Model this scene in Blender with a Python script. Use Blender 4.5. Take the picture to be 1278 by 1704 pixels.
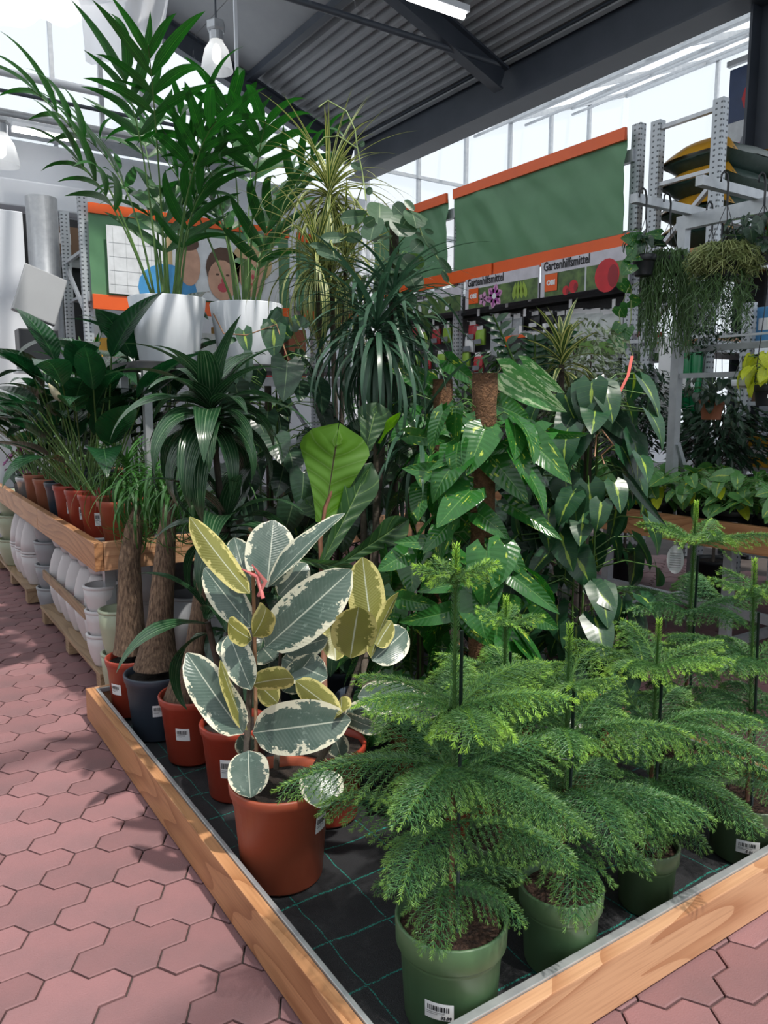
import bpy, bmesh, math, random
from mathutils import Vector, Matrix, noise
for o in list(bpy.data.objects): bpy.data.objects.remove(o)
sc = bpy.context.scene
COL = sc.collection
R = random.Random(7)
PI = math.pi
# ------------------------------------------------------------------ camera
F = 1285.; TH = math.radians(8.0); YAW = math.radians(33.6); HC = 1.45
cam = bpy.data.cameras.new('camera'); cob = bpy.data.objects.new('camera', cam); COL.objects.link(cob)
cob.location = (0, 0, HC); cob.rotation_euler = (PI/2 - TH, 0, -YAW)
cam.sensor_fit = 'VERTICAL'; cam.sensor_height = 36; cam.lens = 36*F/1704; cam.clip_start = .05; cam.clip_end = 200
sc.camera = cob
# ------------------------------------------------------------------ light
W = bpy.data.worlds.new('sky'); sc.world = W; W.use_nodes = True
wn = W.node_tree.nodes; bg = wn['Background']
bg.inputs['Color'].default_value = (.86, .93, 1, 1); bg.inputs['Strength'].default_value = 1.85
SUN = bpy.data.lights.new('sun', 'SUN'); so = bpy.data.objects.new('sun', SUN); COL.objects.link(so)
SUN.energy = 10.5; SUN.angle = math.radians(1.6); SUN.color = (1, .95, .87)
so.rotation_euler = Vector((-.10, .50, -1.0)).to_track_quat('-Z', 'Y').to_euler(); so.location = (2, -6, 12)
sc.view_settings.view_transform = 'Standard'; sc.view_settings.look = 'None'
sc.view_settings.exposure = -.72; sc.view_settings.gamma = 1; sc.view_settings.use_curve_mapping = False
# ------------------------------------------------------------------ pixel helpers (photo is 1278 x 1704)
def ray(px, py):
    u = (px-639)/F; v = (852-py)/F
    up = v*math.cos(TH)-math.sin(TH); fw = math.cos(TH)+v*math.sin(TH)
    return Vector((u*math.cos(YAW)+fw*math.sin(YAW), -u*math.sin(YAW)+fw*math.cos(YAW), up))
O3 = Vector((0, 0, HC))
def atz(px, py, z): r = ray(px, py); return O3+r*((z-HC)/r.z)
def atx(px, py, x): r = ray(px, py); return O3+r*(x/r.x)
def aty(px, py, y): r = ray(px, py); return O3+r*(y/r.y)
def dep(px, py, d):                       # a point d metres ahead of the camera
    return O3+ray(px, py)*d
def proj(p):
    x, y, z = p[0], p[1], p[2]-HC
    rt = x*math.cos(YAW)-y*math.sin(YAW); fw = x*math.sin(YAW)+y*math.cos(YAW)
    d = fw*math.cos(TH)-z*math.sin(TH); up = fw*math.sin(TH)+z*math.cos(TH)
    if d < .01: return (-1e5, -1e5, d)
    return (639+F*rt/d, 852-F*up/d, d)
# ------------------------------------------------------------------ materials
def _nt(name):
    m = bpy.data.materials.new(name); m.use_nodes = True; t = m.node_tree
    return m, t, t.nodes['Principled BSDF'], t.nodes['Material Output']
def N(t, typ, **kw):
    n = t.nodes.new(typ)
    for k, v in kw.items():
        if k.startswith('i_'): n.inputs[k[2:].replace('_', ' ')].default_value = v
        else: setattr(n, k, v)
    return n
def L(t, a, b): t.links.new(a, b)
def c4(c): return (c[0], c[1], c[2], 1)
def math_n(t, op, a, b=None, clamp=False):
    n = N(t, 'ShaderNodeMath', operation=op, use_clamp=clamp)
    for i, x in enumerate((a, b)):
        if x is None: continue
        if isinstance(x, (int, float)): n.inputs[i].default_value = x
        else: L(t, x, n.inputs[i])
    return n.outputs[0]
def mix_n(t, fac, a, b):
    n = N(t, 'ShaderNodeMix', data_type='RGBA')
    if isinstance(fac, (int, float)): n.inputs[0].default_value = fac
    else: L(t, fac, n.inputs[0])
    for i, x in ((6, a), (7, b)):
        if isinstance(x, tuple): n.inputs[i].default_value = c4(x)
        else: L(t, x, n.inputs[i])
    return n.outputs[2]
def ramp_n(t, fac, lo, hi):
    n = N(t, 'ShaderNodeMapRange', clamp=True); L(t, fac, n.inputs[0]); n.inputs[1].default_value = lo; n.inputs[2].default_value = hi
    return n.outputs[0]
def noise_n(t, vec, scale, detail=3, rough=.55):
    n = N(t, 'ShaderNodeTexNoise'); n.inputs['Scale'].default_value = scale; n.inputs['Detail'].default_value = detail
    n.inputs['Roughness'].default_value = rough
    if vec is not None: L(t, vec, n.inputs['Vector'])
    return n.outputs['Fac']
def mat(name, c, c2=None, rough=.5, metal=0, nscale=8, bump=0, bscale=60, spec=.5, emit=0, trans=0, rand=0):
    m, t, p, out = _nt(name)
    p.inputs['Roughness'].default_value = rough; p.inputs['Metallic'].default_value = metal
    p.inputs['Specular IOR Level'].default_value = spec
    tc = N(t, 'ShaderNodeTexCoord').outputs['Object']
    col = None
    if c2 is not None:
        f = ramp_n(t, noise_n(t, tc, nscale, 5), .32, .68); col = mix_n(t, f, c, c2)
    if rand:
        oi = N(t, 'ShaderNodeObjectInfo').outputs['Random']
        hs = N(t, 'ShaderNodeHueSaturation'); L(t, math_n(t, 'ADD', math_n(t, 'MULTIPLY', oi, 2*rand), 1-rand), hs.inputs['Value'])
        if col is None: hs.inputs['Color'].default_value = c4(c)
        else: L(t, col, hs.inputs['Color'])
        col = hs.outputs[0]
    if col is None: p.inputs['Base Color'].default_value = c4(c)
    else: L(t, col, p.inputs['Base Color'])
    if bump:
        b = N(t, 'ShaderNodeBump'); b.inputs['Strength'].default_value = bump; b.inputs['Distance'].default_value = .01
        L(t, noise_n(t, tc, bscale, 4), b.inputs['Height']); L(t, b.outputs[0], p.inputs['Normal'])
    if emit:
        p.inputs['Emission Color'].default_value = c4(c); p.inputs['Emission Strength'].default_value = emit
    if trans:
        tb = N(t, 'ShaderNodeBsdfTranslucent'); tb.inputs[0].default_value = c4(c)
        if col is not None: L(t, col, tb.inputs[0])
        mx = N(t, 'ShaderNodeMixShader'); mx.inputs[0].default_value = trans
        L(t, p.outputs[0], mx.inputs[1]); L(t, tb.outputs[0], mx.inputs[2]); L(t, mx.outputs[0], out.inputs[0])
    return m
def leafmat(name, c, vein, kind='plain', c2=None, edge=None, back=None, rough=.33, trans=.16, nv=9, veinw=.02, vs=.16, bs=.14, mt=.665):
    """uv: u across the blade (0..1), v from base to tip"""
    m, t, p, out = _nt(name)
    p.inputs['Roughness'].default_value = rough
    uv = N(t, 'ShaderNodeUVMap', uv_map='uv').outputs[0]
    sx = N(t, 'ShaderNodeSeparateXYZ'); L(t, uv, sx.inputs[0]); u, v = sx.outputs[0], sx.outputs[1]
    a = math_n(t, 'MULTIPLY', math_n(t, 'ABSOLUTE', math_n(t, 'SUBTRACT', u, .5)), 2)     # 0 midrib .. 1 edge
    oi = N(t, 'ShaderNodeObjectInfo'); rnd = oi.outputs['Random']
    cb = N(t, 'ShaderNodeCombineXYZ'); L(t, math_n(t, 'MULTIPLY', u, 2.2), cb.inputs[0]); L(t, math_n(t, 'MULTIPLY', v, 2.6), cb.inputs[1])
    L(t, math_n(t, 'MULTIPLY', rnd, 40), cb.inputs[2]); vec = cb.outputs[0]
    c2 = c2 or tuple(x*.62 for x in c)
    col = mix_n(t, ramp_n(t, noise_n(t, vec, 1.6, 3), .3, .7), c, c2)
    if kind == 'strap':
        wv = math_n(t, 'SINE', math_n(t, 'MULTIPLY', u, 42)); col = mix_n(t, math_n(t, 'MULTIPLY', ramp_n(t, wv, .5, 1), .35), col, vein)
        if edge: col = mix_n(t, ramp_n(t, a, .5, .62), col, edge)
    elif kind == 'stripe':                      # light stripe down each side
        st = ramp_n(t, math_n(t, 'ABSOLUTE', math_n(t, 'SUBTRACT', a, .62)), .24, .16); col = mix_n(t, st, col, edge)
    else:
        # side veins: sharp lines running forward from the midrib
        ph = math_n(t, 'MULTIPLY', math_n(t, 'SUBTRACT', v, math_n(t, 'MULTIPLY', a, .16)), nv)
        fr = math_n(t, 'ABSOLUTE', math_n(t, 'SUBTRACT', math_n(t, 'FRACT', ph), .5))
        col = mix_n(t, math_n(t, 'MULTIPLY', ramp_n(t, fr, .07, .0), vs), col, vein)
    if kind == 'rubber':
        nz = noise_n(t, vec, 2.6, 4, .7)
        cg = N(t, 'ShaderNodeCombineXYZ'); L(t, math_n(t, 'MULTIPLY', a, 1.0), cg.inputs[0]); L(t, math_n(t, 'MULTIPLY', v, 22), cg.inputs[1]); L(t, rnd, cg.inputs[2])
        n2 = noise_n(t, cg.outputs[0], 1.6, 2)
        e = math_n(t, 'ADD', math_n(t, 'ADD', a, math_n(t, 'MULTIPLY', math_n(t, 'SUBTRACT', nz, .5), 1.3)), math_n(t, 'MULTIPLY', math_n(t, 'SUBTRACT', n2, .5), .35))
        col = mix_n(t, math_n(t, 'MULTIPLY', ramp_n(t, nz, .60, .63), .55), col, (.26, .34, .29))
        col = mix_n(t, ramp_n(t, e, .80, .83), col, edge)
    if kind == 'marble':
        nz = noise_n(t, vec, 2.0, 4, .6); cg = N(t, 'ShaderNodeCombineXYZ')
        L(t, math_n(t, 'MULTIPLY', u, 16), cg.inputs[0]); L(t, math_n(t, 'MULTIPLY', math_n(t, 'SUBTRACT', v, math_n(t, 'MULTIPLY', a, .3)), 7), cg.inputs[1]); L(t, math_n(t, 'MULTIPLY', rnd, 60), cg.inputs[2])
        n2 = noise_n(t, cg.outputs[0], .7, 3)
        col = mix_n(t, ramp_n(t, math_n(t, 'ADD', n2, math_n(t, 'MULTIPLY', math_n(t, 'SUBTRACT', nz, .5), .7)), mt, mt+.05), col, edge)
    if kind == 'brasil':
        nz = noise_n(t, vec, 1.4, 2); col = mix_n(t, ramp_n(t, math_n(t, 'SUBTRACT', math_n(t, 'MULTIPLY', nz, .8), math_n(t, 'MULTIPLY', a, 1.6)), .26, .38), col, edge)
    if kind != 'strap' or edge is None:
        col = mix_n(t, math_n(t, 'MULTIPLY', ramp_n(t, a, veinw*2.2, veinw), .8), col, vein)
    if back:
        g = N(t, 'ShaderNodeNewGeometry').outputs['Backfacing']; bcol = back
        if kind == 'rubber': bcol = mix_n(t, ramp_n(t, e, .72, .8), back, (.62, .56, .22))
        bcol = mix_n(t, math_n(t, 'MULTIPLY', ramp_n(t, a, .05, .02), .7), bcol, vein) if not isinstance(bcol, tuple) else mix_n(t, math_n(t, 'MULTIPLY', ramp_n(t, a, .05, .02), .7), c4(bcol)[:3], vein)
        if vs > .5: bcol = mix_n(t, math_n(t, 'MULTIPLY', ramp_n(t, fr, .07, .0), .6), bcol, vein); bcol = mix_n(t, ramp_n(t, a, .035, .015), bcol, (.045, .035, .012))
        col = mix_n(t, g, col, bcol)
    L(t, col, p.inputs['Base Color'])
    b = N(t, 'ShaderNodeBump'); b.inputs['Strength'].default_value = bs; b.inputs['Distance'].default_value = .004
    h = math_n(t, 'ADD', math_n(t, 'SINE', math_n(t, 'MULTIPLY', math_n(t, 'SUBTRACT', v, math_n(t, 'MULTIPLY', a, .16)), nv*6.283)), math_n(t, 'MULTIPLY', ramp_n(t, a, 0, .12), 2)) if kind not in ('strap', 'stripe') else math_n(t, 'SINE', math_n(t, 'MULTIPLY', u, 60))
    L(t, h, b.inputs['Height']); L(t, b.outputs[0], p.inputs['Normal'])
    tb = N(t, 'ShaderNodeBsdfTranslucent'); hs = N(t, 'ShaderNodeHueSaturation'); hs.inputs['Value'].default_value = 1.7; hs.inputs['Saturation'].default_value = 1.15
    L(t, col, hs.inputs['Color']); L(t, hs.outputs[0], tb.inputs[0])
    mx = N(t, 'ShaderNodeMixShader'); mx.inputs[0].default_value = trans
    L(t, p.outputs[0], mx.inputs[1]); L(t, tb.outputs[0], mx.inputs[2]); L(t, mx.outputs[0], out.inputs[0])
    return m
def woodmat(name, c1, c2, axis='Y', scale=1.0):
    m, t, p, out = _nt(name); p.inputs['Roughness'].default_value = .5
    tc = N(t, 'ShaderNodeTexCoord').outputs['Object']
    oi = N(t, 'ShaderNodeObjectInfo').outputs['Random']
    mp = N(t, 'ShaderNodeMapping'); L(t, tc, mp.inputs[0])
    s = {'Y': (1, .13, 1), 'X': (.13, 1, 1), 'Z': (1, 1, .13)}[axis]; mp.inputs['Scale'].default_value = s
    cb = N(t, 'ShaderNodeCombineXYZ'); 
    for i in range(3): L(t, math_n(t, 'MULTIPLY', oi, 3+i), cb.inputs[i])
    ad = N(t, 'ShaderNodeVectorMath', operation='ADD'); L(t, mp.outputs[0], ad.inputs[0]); L(t, cb.outputs[0], ad.inputs[1])
    nz = noise_n(t, ad.outputs[0], 4.2*scale, 1.5, .4)
    rings = math_n(t, 'FRACT', math_n(t, 'MULTIPLY', nz, 16))
    f = ramp_n(t, rings, .15, .95)
    mp2 = N(t, 'ShaderNodeMapping'); L(t, tc, mp2.inputs[0]); mp2.inputs['Scale'].default_value = tuple(1 if x == 1 else .03 for x in s)
    fine = noise_n(t, mp2.outputs[0], 160, 2)
    big = noise_n(t, tc, 2.5, 2)
    col = mix_n(t, math_n(t, 'MULTIPLY', math_n(t, 'POWER', f, 2.2), .85), c1, c2)
    col = mix_n(t, math_n(t, 'MULTIPLY', ramp_n(t, fine, .45, .75), .4), col, tuple(x*.72 for x in c2))
    col = mix_n(t, math_n(t, 'MULTIPLY', ramp_n(t, big, .45, .7), .35), col, tuple(x*1.1 for x in c1))
    vo = N(t, 'ShaderNodeTexVoronoi'); vo.inputs['Scale'].default_value = 2.1
    mp3 = N(t, 'ShaderNodeMapping'); L(t, tc, mp3.inputs[0]); mp3.inputs['Scale'].default_value = tuple(2.2 if x == 1 else 1.0 for x in s); L(t, mp3.outputs[0], vo.inputs['Vector'])
    col = mix_n(t, ramp_n(t, vo.outputs['Distance'], .075, .045), col, tuple(x*.45 for x in c2))
    L(t, col, p.inputs['Base Color'])
    b = N(t, 'ShaderNodeBump'); b.inputs['Strength'].default_value = .25; b.inputs['Distance'].default_value = .003; L(t, f, b.inputs['Height']); L(t, b.outputs[0], p.inputs['Normal'])
    return m
def slotmat(name, c, cd):
    m, t, p, out = _nt(name); p.inputs['Roughness'].default_value = .42; p.inputs['Metallic'].default_value = .35
    tc = N(t, 'ShaderNodeTexCoord').outputs['Object']; sx = N(t, 'ShaderNodeSeparateXYZ'); L(t, tc, sx.inputs[0])
    z = math_n(t, 'FRACT', math_n(t, 'MULTIPLY', sx.outputs[2], 24))
    fx = math_n(t, 'ABSOLUTE', math_n(t, 'SUBTRACT', math_n(t, 'FRACT', math_n(t, 'ADD', math_n(t, 'MULTIPLY', math_n(t, 'ADD', sx.outputs[0], sx.outputs[1]), 22), .0)), .5))
    f = math_n(t, 'MULTIPLY', math_n(t, 'GREATER_THAN', z, .66), math_n(t, 'LESS_THAN', fx, .2))
    L(t, mix_n(t, f, c, cd), p.inputs['Base Color']); return m
def glassmat(name, c, alpha, rough=.3, dif=.6):
    m, t, p, out = _nt(name)
    p.inputs['Base Color'].default_value = c4(c); p.inputs['Roughness'].default_value = rough
    tb = N(t, 'ShaderNodeBsdfTranslucent'); tb.inputs[0].default_value = c4(c)
    m1 = N(t, 'ShaderNodeMixShader'); m1.inputs[0].default_value = dif; L(t, p.outputs[0], m1.inputs[1]); L(t, tb.outputs[0], m1.inputs[2])
    tr = N(t, 'ShaderNodeBsdfTransparent'); m2 = N(t, 'ShaderNodeMixShader'); m2.inputs[0].default_value = alpha
    L(t, tr.outputs[0], m2.inputs[1]); L(t, m1.outputs[0], m2.inputs[2]); L(t, m2.outputs[0], out.inputs[0]); return m
M = {}
M['paver'] = mat('paver_concrete', (.255, .122, .126), (.19, .105, .11), rough=.75, nscale=3.2, bump=.25, bscale=220, rand=.16)
M['joint'] = mat('joint_sand', (.045, .035, .033), (.07, .055, .05), rough=.9)
M['wood'] = woodmat('larch_board', (.50, .25, .115), (.30, .125, .05), 'Y')
M['woodx'] = woodmat('larch_board_cross', (.56, .32, .18), (.36, .16, .075), 'X')
M['pallet'] = woodmat('pallet_wood', (.36, .25, .15), (.22, .14, .08), 'Y')
M['zinc'] = mat('zinc_rim', (.55, .57, .58), (.42, .44, .46), rough=.4, metal=.6, nscale=20)
M['galv'] = mat('galvanised_steel', (.52, .54, .56), (.42, .44, .47), rough=.4, metal=.55, nscale=14)
M['slot'] = slotmat('slotted_upright', (.44, .47, .50), (.09, .10, .11))
M['steel'] = mat('painted_beam', (.052, .062, .082), (.04, .05, .066), rough=.5, nscale=3)
M['deck'] = mat('deck_sheet', (.30, .31, .325), (.26, .27, .285), rough=.55, nscale=2)
M['white_wall'] = mat('white_wall', (.70, .72, .76), (.63, .66, .71), rough=.55, nscale=.8)
M['dark'] = mat('dark_void', (.02, .021, .024), rough=.6)
M['black'] = mat('black_plastic', (.018, .02, .024), rough=.42)
M['terra'] = mat('terracotta_plastic', (.37, .085, .04), (.33, .07, .033), rough=.42, nscale=5)
M['redpot'] = mat('red_plastic', (.36, .052, .028), (.31, .042, .022), rough=.38, nscale=5)
M['clay'] = mat('clay_plastic', (.33, .115, .06), (.28, .095, .05), rough=.5, nscale=5)
M['bluepot'] = mat('slate_plastic', (.045, .06, .085), (.035, .048, .07), rough=.42, nscale=5)
M['greenpot'] = mat('green_plastic', (.085, .165, .075), (.07, .14, .064), rough=.45, nscale=9)
M['olivepot'] = mat('olive_plastic', (.06, .10, .045), (.05, .085, .04), rough=.45, nscale=9)
M['whitepot'] = mat('white_plastic', (.66, .69, .73), (.60, .63, .68), rough=.5, nscale=3)
M['ceram'] = mat('white_ceramic', (.60, .58, .59), (.54, .52, .53), rough=.4, nscale=4)
M['ceramgrey'] = mat('grey_ceramic', (.30, .31, .33), (.26, .27, .29), rough=.45, nscale=4)
M['sage'] = mat('sage_ceramic', (.38, .42, .30), (.34, .38, .27), rough=.4, nscale=4)
M['soil'] = mat('potting_soil', (.035, .024, .018), (.012, .009, .008), rough=.95, nscale=45, bump=1, bscale=120)
M['bark_soil'] = mat('bark_soil', (.10, .052, .035), (.02, .013, .011), rough=.95, nscale=60, bump=1, bscale=120)
M['trunk'] = mat('trunk_bark', (.24, .155, .10), (.12, .075, .05), rough=.85, nscale=18, bump=1, bscale=70)
def barkmat():
    m, t, p, out = _nt('ridged_bark'); p.inputs['Roughness'].default_value = .9
    mp = N(t, 'ShaderNodeMapping'); L(t, N(t, 'ShaderNodeTexCoord').outputs['Object'], mp.inputs[0]); mp.inputs['Scale'].default_value = (1, 1, .16)
    f = noise_n(t, mp.outputs[0], 130, 5, .65); L(t, mix_n(t, ramp_n(t, f, .36, .66), (.075, .045, .03), (.30, .20, .13)), p.inputs['Base Color'])
    b = N(t, 'ShaderNodeBump'); b.inputs['Strength'].default_value = 1; b.inputs['Distance'].default_value = .012; L(t, f, b.inputs['Height']); L(t, b.outputs[0], p.inputs['Normal']); return m
M['trunk'] = barkmat()
M['cane'] = mat('cane_bark', (.12, .095, .075), (.06, .05, .042), rough=.85, nscale=25, bump=.6, bscale=60)
M['twig'] = mat('twig_brown', (.23, .10, .06), (.16, .07, .045), rough=.7, nscale=30)
M['stalk'] = mat('green_stalk', (.10, .20, .045), (.07, .15, .035), rough=.45, nscale=6)
M['stalkl'] = mat('pale_stalk', (.24, .31, .10), (.17, .24, .08), rough=.45, nscale=6)
M['stake'] = mat('dark_green_stake', (.012, .028, .026), rough=.5)
M['bamboo'] = mat('cane_stake', (.30, .16, .08), (.22, .11, .06), rough=.6, nscale=30)
M['coir'] = mat('coir', (.23, .115, .055), (.10, .05, .025), rough=.95, nscale=60, bump=1, bscale=150)
M['label'] = mat('white_label', (.78, .78, .79), rough=.5)
M['ink'] = mat('black_ink', (.015, .015, .018), rough=.6)
M['inkgrey'] = mat('grey_ink', (.22, .22, .23), rough=.6)
M['orange'] = mat('orange_vinyl', (.80, .115, .012), (.72, .10, .012), rough=.35, nscale=2)
M['bgreen'] = mat('green_tarp', (.11, .26, .13), (.09, .22, .11), rough=.42, nscale=2, trans=.1)
M['pink'] = mat('pink_sheath', (.75, .10, .13), (.7, .25, .22), rough=.4)
M['tape'] = mat('red_ribbon', (.75, .16, .13), rough=.5)
M['glass'] = glassmat('roof_glazing', (.86, .90, .93), .30)
M['foil'] = glassmat('shade_foil', (.74, .75, .78), .82, .6, .7)
M['bag'] = glassmat('clear_bag', (.75, .78, .80), .72, .15, .2)
M['lampglass'] = glassmat('ribbed_lamp_glass', (.92, .94, .96), .75, .2, .5)
M['tube'] = mat('lit_tube', (1, .98, .95), emit=16)
def fabric():
    m, t, p, out = _nt('ground_fabric'); p.inputs['Roughness'].default_value = .62
    tc = N(t, 'ShaderNodeTexCoord').outputs['Object']; sx = N(t, 'ShaderNodeSeparateXYZ'); L(t, tc, sx.inputs[0])
    wob = math_n(t, 'MULTIPLY', math_n(t, 'SUBTRACT', noise_n(t, tc, 5, 2), .5), .035)
    def line(s, w):
        q = math_n(t, 'FRACT', math_n(t, 'DIVIDE', math_n(t, 'ADD', math_n(t, 'ADD', s, wob), 10.03), .187))
        return math_n(t, 'LESS_THAN', math_n(t, 'ABSOLUTE', math_n(t, 'SUBTRACT', q, .5)), w)
    wv = math_n(t, 'GREATER_THAN', noise_n(t, tc, 260, 1), .47)
    ln = math_n(t, 'MULTIPLY', math_n(t, 'MAXIMUM', line(sx.outputs[0], .010), line(sx.outputs[1], .017)), wv)
    L(t, mix_n(t, ln, mix_n(t, noise_n(t, tc, 220, 2), (.006, .007, .009), (.022, .023, .027)), (.012, .20, .16)), p.inputs['Base Color'])
    b = N(t, 'ShaderNodeBump'); b.inputs['Strength'].default_value = .5; b.inputs['Distance'].default_value = .006
    L(t, noise_n(t, tc, 400, 2), b.inputs['Height']); L(t, b.outputs[0], p.inputs['Normal']); return m
M['fabric'] = fabric()
def pinemat():
    m, t, p, out = _nt('pine_needles'); p.inputs['Roughness'].default_value = .45
    a = N(t, 'ShaderNodeAttribute', attribute_name='young').outputs['Fac']
    oi = N(t, 'ShaderNodeObjectInfo').outputs['Color']
    col = mix_n(t, a, (.045, .15, .06), (.46, .76, .08)); hs = N(t, 'ShaderNodeMix', data_type='RGBA', blend_type='MULTIPLY')
    hs.inputs[0].default_value = 1; L(t, col, hs.inputs[6]); L(t, oi, hs.inputs[7]); col = hs.outputs[2]
    L(t, col, p.inputs['Base Color'])
    tb = N(t, 'ShaderNodeBsdfTranslucent'); L(t, col, tb.inputs[0]); mx = N(t, 'ShaderNodeMixShader'); mx.inputs[0].default_value = .22
    L(t, p.outputs[0], mx.inputs[1]); L(t, tb.outputs[0], mx.inputs[2]); L(t, mx.outputs[0], out.inputs[0]); return m
M['pine'] = pinemat()
M['l_rubber'] = leafmat('rubber_leaf', (.075, .125, .10), (.62, .66, .55), 'rubber', c2=(.13, .18, .15), edge=(.74, .72, .56), back=(.22, .22, .06), rough=.3, trans=.14, nv=26, veinw=.018, vs=.06, bs=.08)
M['l_fiddle'] = leafmat('fiddle_leaf', (.04, .105, .035), (.20, .33, .10), c2=(.03, .085, .03), back=(.10, .24, .02), rough=.4, trans=.42, nv=6, veinw=.02, vs=.6, bs=.3)
M['l_kentia'] = leafmat('kentia_leaflet', (.018, .098, .018), (.07, .22, .04), 'strap', c2=(.012, .06, .014), rough=.36, trans=.25)
M['l_strap'] = leafmat('dracaena_leaf', (.02, .068, .026), (.15, .23, .13), 'strap', c2=(.012, .042, .018), rough=.22, trans=.12)
M['l_dragon'] = leafmat('dragon_tree_leaf', (.04, .10, .06), (.10, .17, .11), 'strap', c2=(.025, .065, .038), rough=.26, trans=.12)
M['l_song'] = leafmat('striped_leaf', (.04, .11, .03), (.45, .48, .15), 'stripe', edge=(.56, .56, .22), rough=.4, trans=.15)
M['l_grass'] = leafmat('pony_leaf', (.045, .15, .03), (.10, .26, .06), 'strap', c2=(.03, .10, .025), rough=.38, trans=.2)
M['l_pothos'] = leafmat('pothos_leaf', (.030, .135, .024), (.13, .28, .07), 'marble', c2=(.02, .10, .02), edge=(.42, .52, .07), rough=.2, trans=.15, nv=11)
M['l_manjula'] = leafmat('mottled_pothos_leaf', (.06, .22, .055), (.3, .45, .2), 'marble', c2=(.12, .30, .10), edge=(.48, .62, .36), rough=.3, trans=.2, nv=10, mt=.53)
M['l_brasil'] = leafmat('brasil_leaf', (.02, .075, .03), (.20, .32, .07), 'brasil', c2=(.013, .05, .023), edge=(.30, .40, .05), rough=.3, trans=.12, nv=9, bs=.02)
M['l_golden'] = leafmat('golden_heart_leaf', (.12, .29, .08), (.32, .46, .12), 'brasil', c2=(.07, .20, .06), edge=(.42, .52, .06), rough=.22, trans=.2)
M['l_philo'] = leafmat('philodendron_leaf', (.026, .062, .034), (.13, .20, .10), c2=(.016, .04, .024), rough=.26, trans=.1, nv=9, bs=.07)
M['l_peace'] = leafmat('peace_lily_leaf', (.014, .062, .022), (.05, .13, .05), c2=(.009, .04, .016), rough=.22, trans=.18, nv=16)
M['l_round'] = leafmat('round_leaf', (.07, .13, .075), (.26, .34, .2), c2=(.045, .10, .05), back=(.10, .19, .06), rough=.36, trans=.15, nv=6, bs=.03)
M['l_lime'] = leafmat('lime_leaf', (.55, .60, .03), (.62, .68, .1), c2=(.45, .52, .03), rough=.35, trans=.25, nv=8)
M['l_small'] = mat('small_leaf', (.055, .15, .035), (.03, .085, .022), rough=.4, nscale=14, trans=.15)
M['l_smalldark'] = mat('small_dark_leaf', (.022, .065, .03), (.014, .04, .02), rough=.35, nscale=14, trans=.1)
M['l_smallvar'] = mat('small_variegated_leaf', (.42, .47, .32), (.09, .17, .06), rough=.4, nscale=55, trans=.12)
M['l_rhip'] = mat('thin_strand', (.10, .19, .06), (.05, .115, .035), rough=.45, nscale=9, trans=.1)
M['l_rhipy'] = mat('thin_strand_light', (.30, .33, .12), (.13, .19, .06), rough=.45, nscale=9, trans=.1)
# ------------------------------------------------------------------ objects and meshes
def lnk(o, parent=None):
    COL.objects.link(o)
    if parent is not None: o.parent = parent
    return o
def thing(name, label, cat, loc=(0, 0, 0), group=None, kind=None, rz=0):
    o = bpy.data.objects.new(name, None); lnk(o); o.location = loc; o.rotation_euler = (0, 0, rz); o.empty_display_size = .05
    o['label'] = label; o['category'] = cat
    if group: o['group'] = group
    if kind: o['kind'] = kind
    return o
def tag(o, label, cat=None, group=None, kind=None):
    o['label'] = label
    if cat: o['category'] = cat
    if group: o['group'] = group
    if kind: o['kind'] = kind
    return o
def mesh(name, vs, fs, m, smooth=True, uvs=None):
    me = bpy.data.meshes.new(name); me.from_pydata([tuple(v) for v in vs], [], fs); me.materials.append(M[m] if isinstance(m, str) else m)
    if smooth: me.polygons.foreach_set('use_smooth', [True]*len(me.polygons))
    if uvs is not None:
        ul = me.uv_layers.new(name='uv'); idx = [0]*len(me.loops); me.loops.foreach_get('vertex_index', idx)
        ul.data.foreach_set('uv', [c for i in idx for c in uvs[i]])
    me.update(); return me
def obj(name, me, parent=None, loc=(0, 0, 0), rot=None):
    o = bpy.data.objects.new(name, me); lnk(o, parent); o.location = loc
    if rot: o.rotation_euler = rot
    return o
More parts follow.
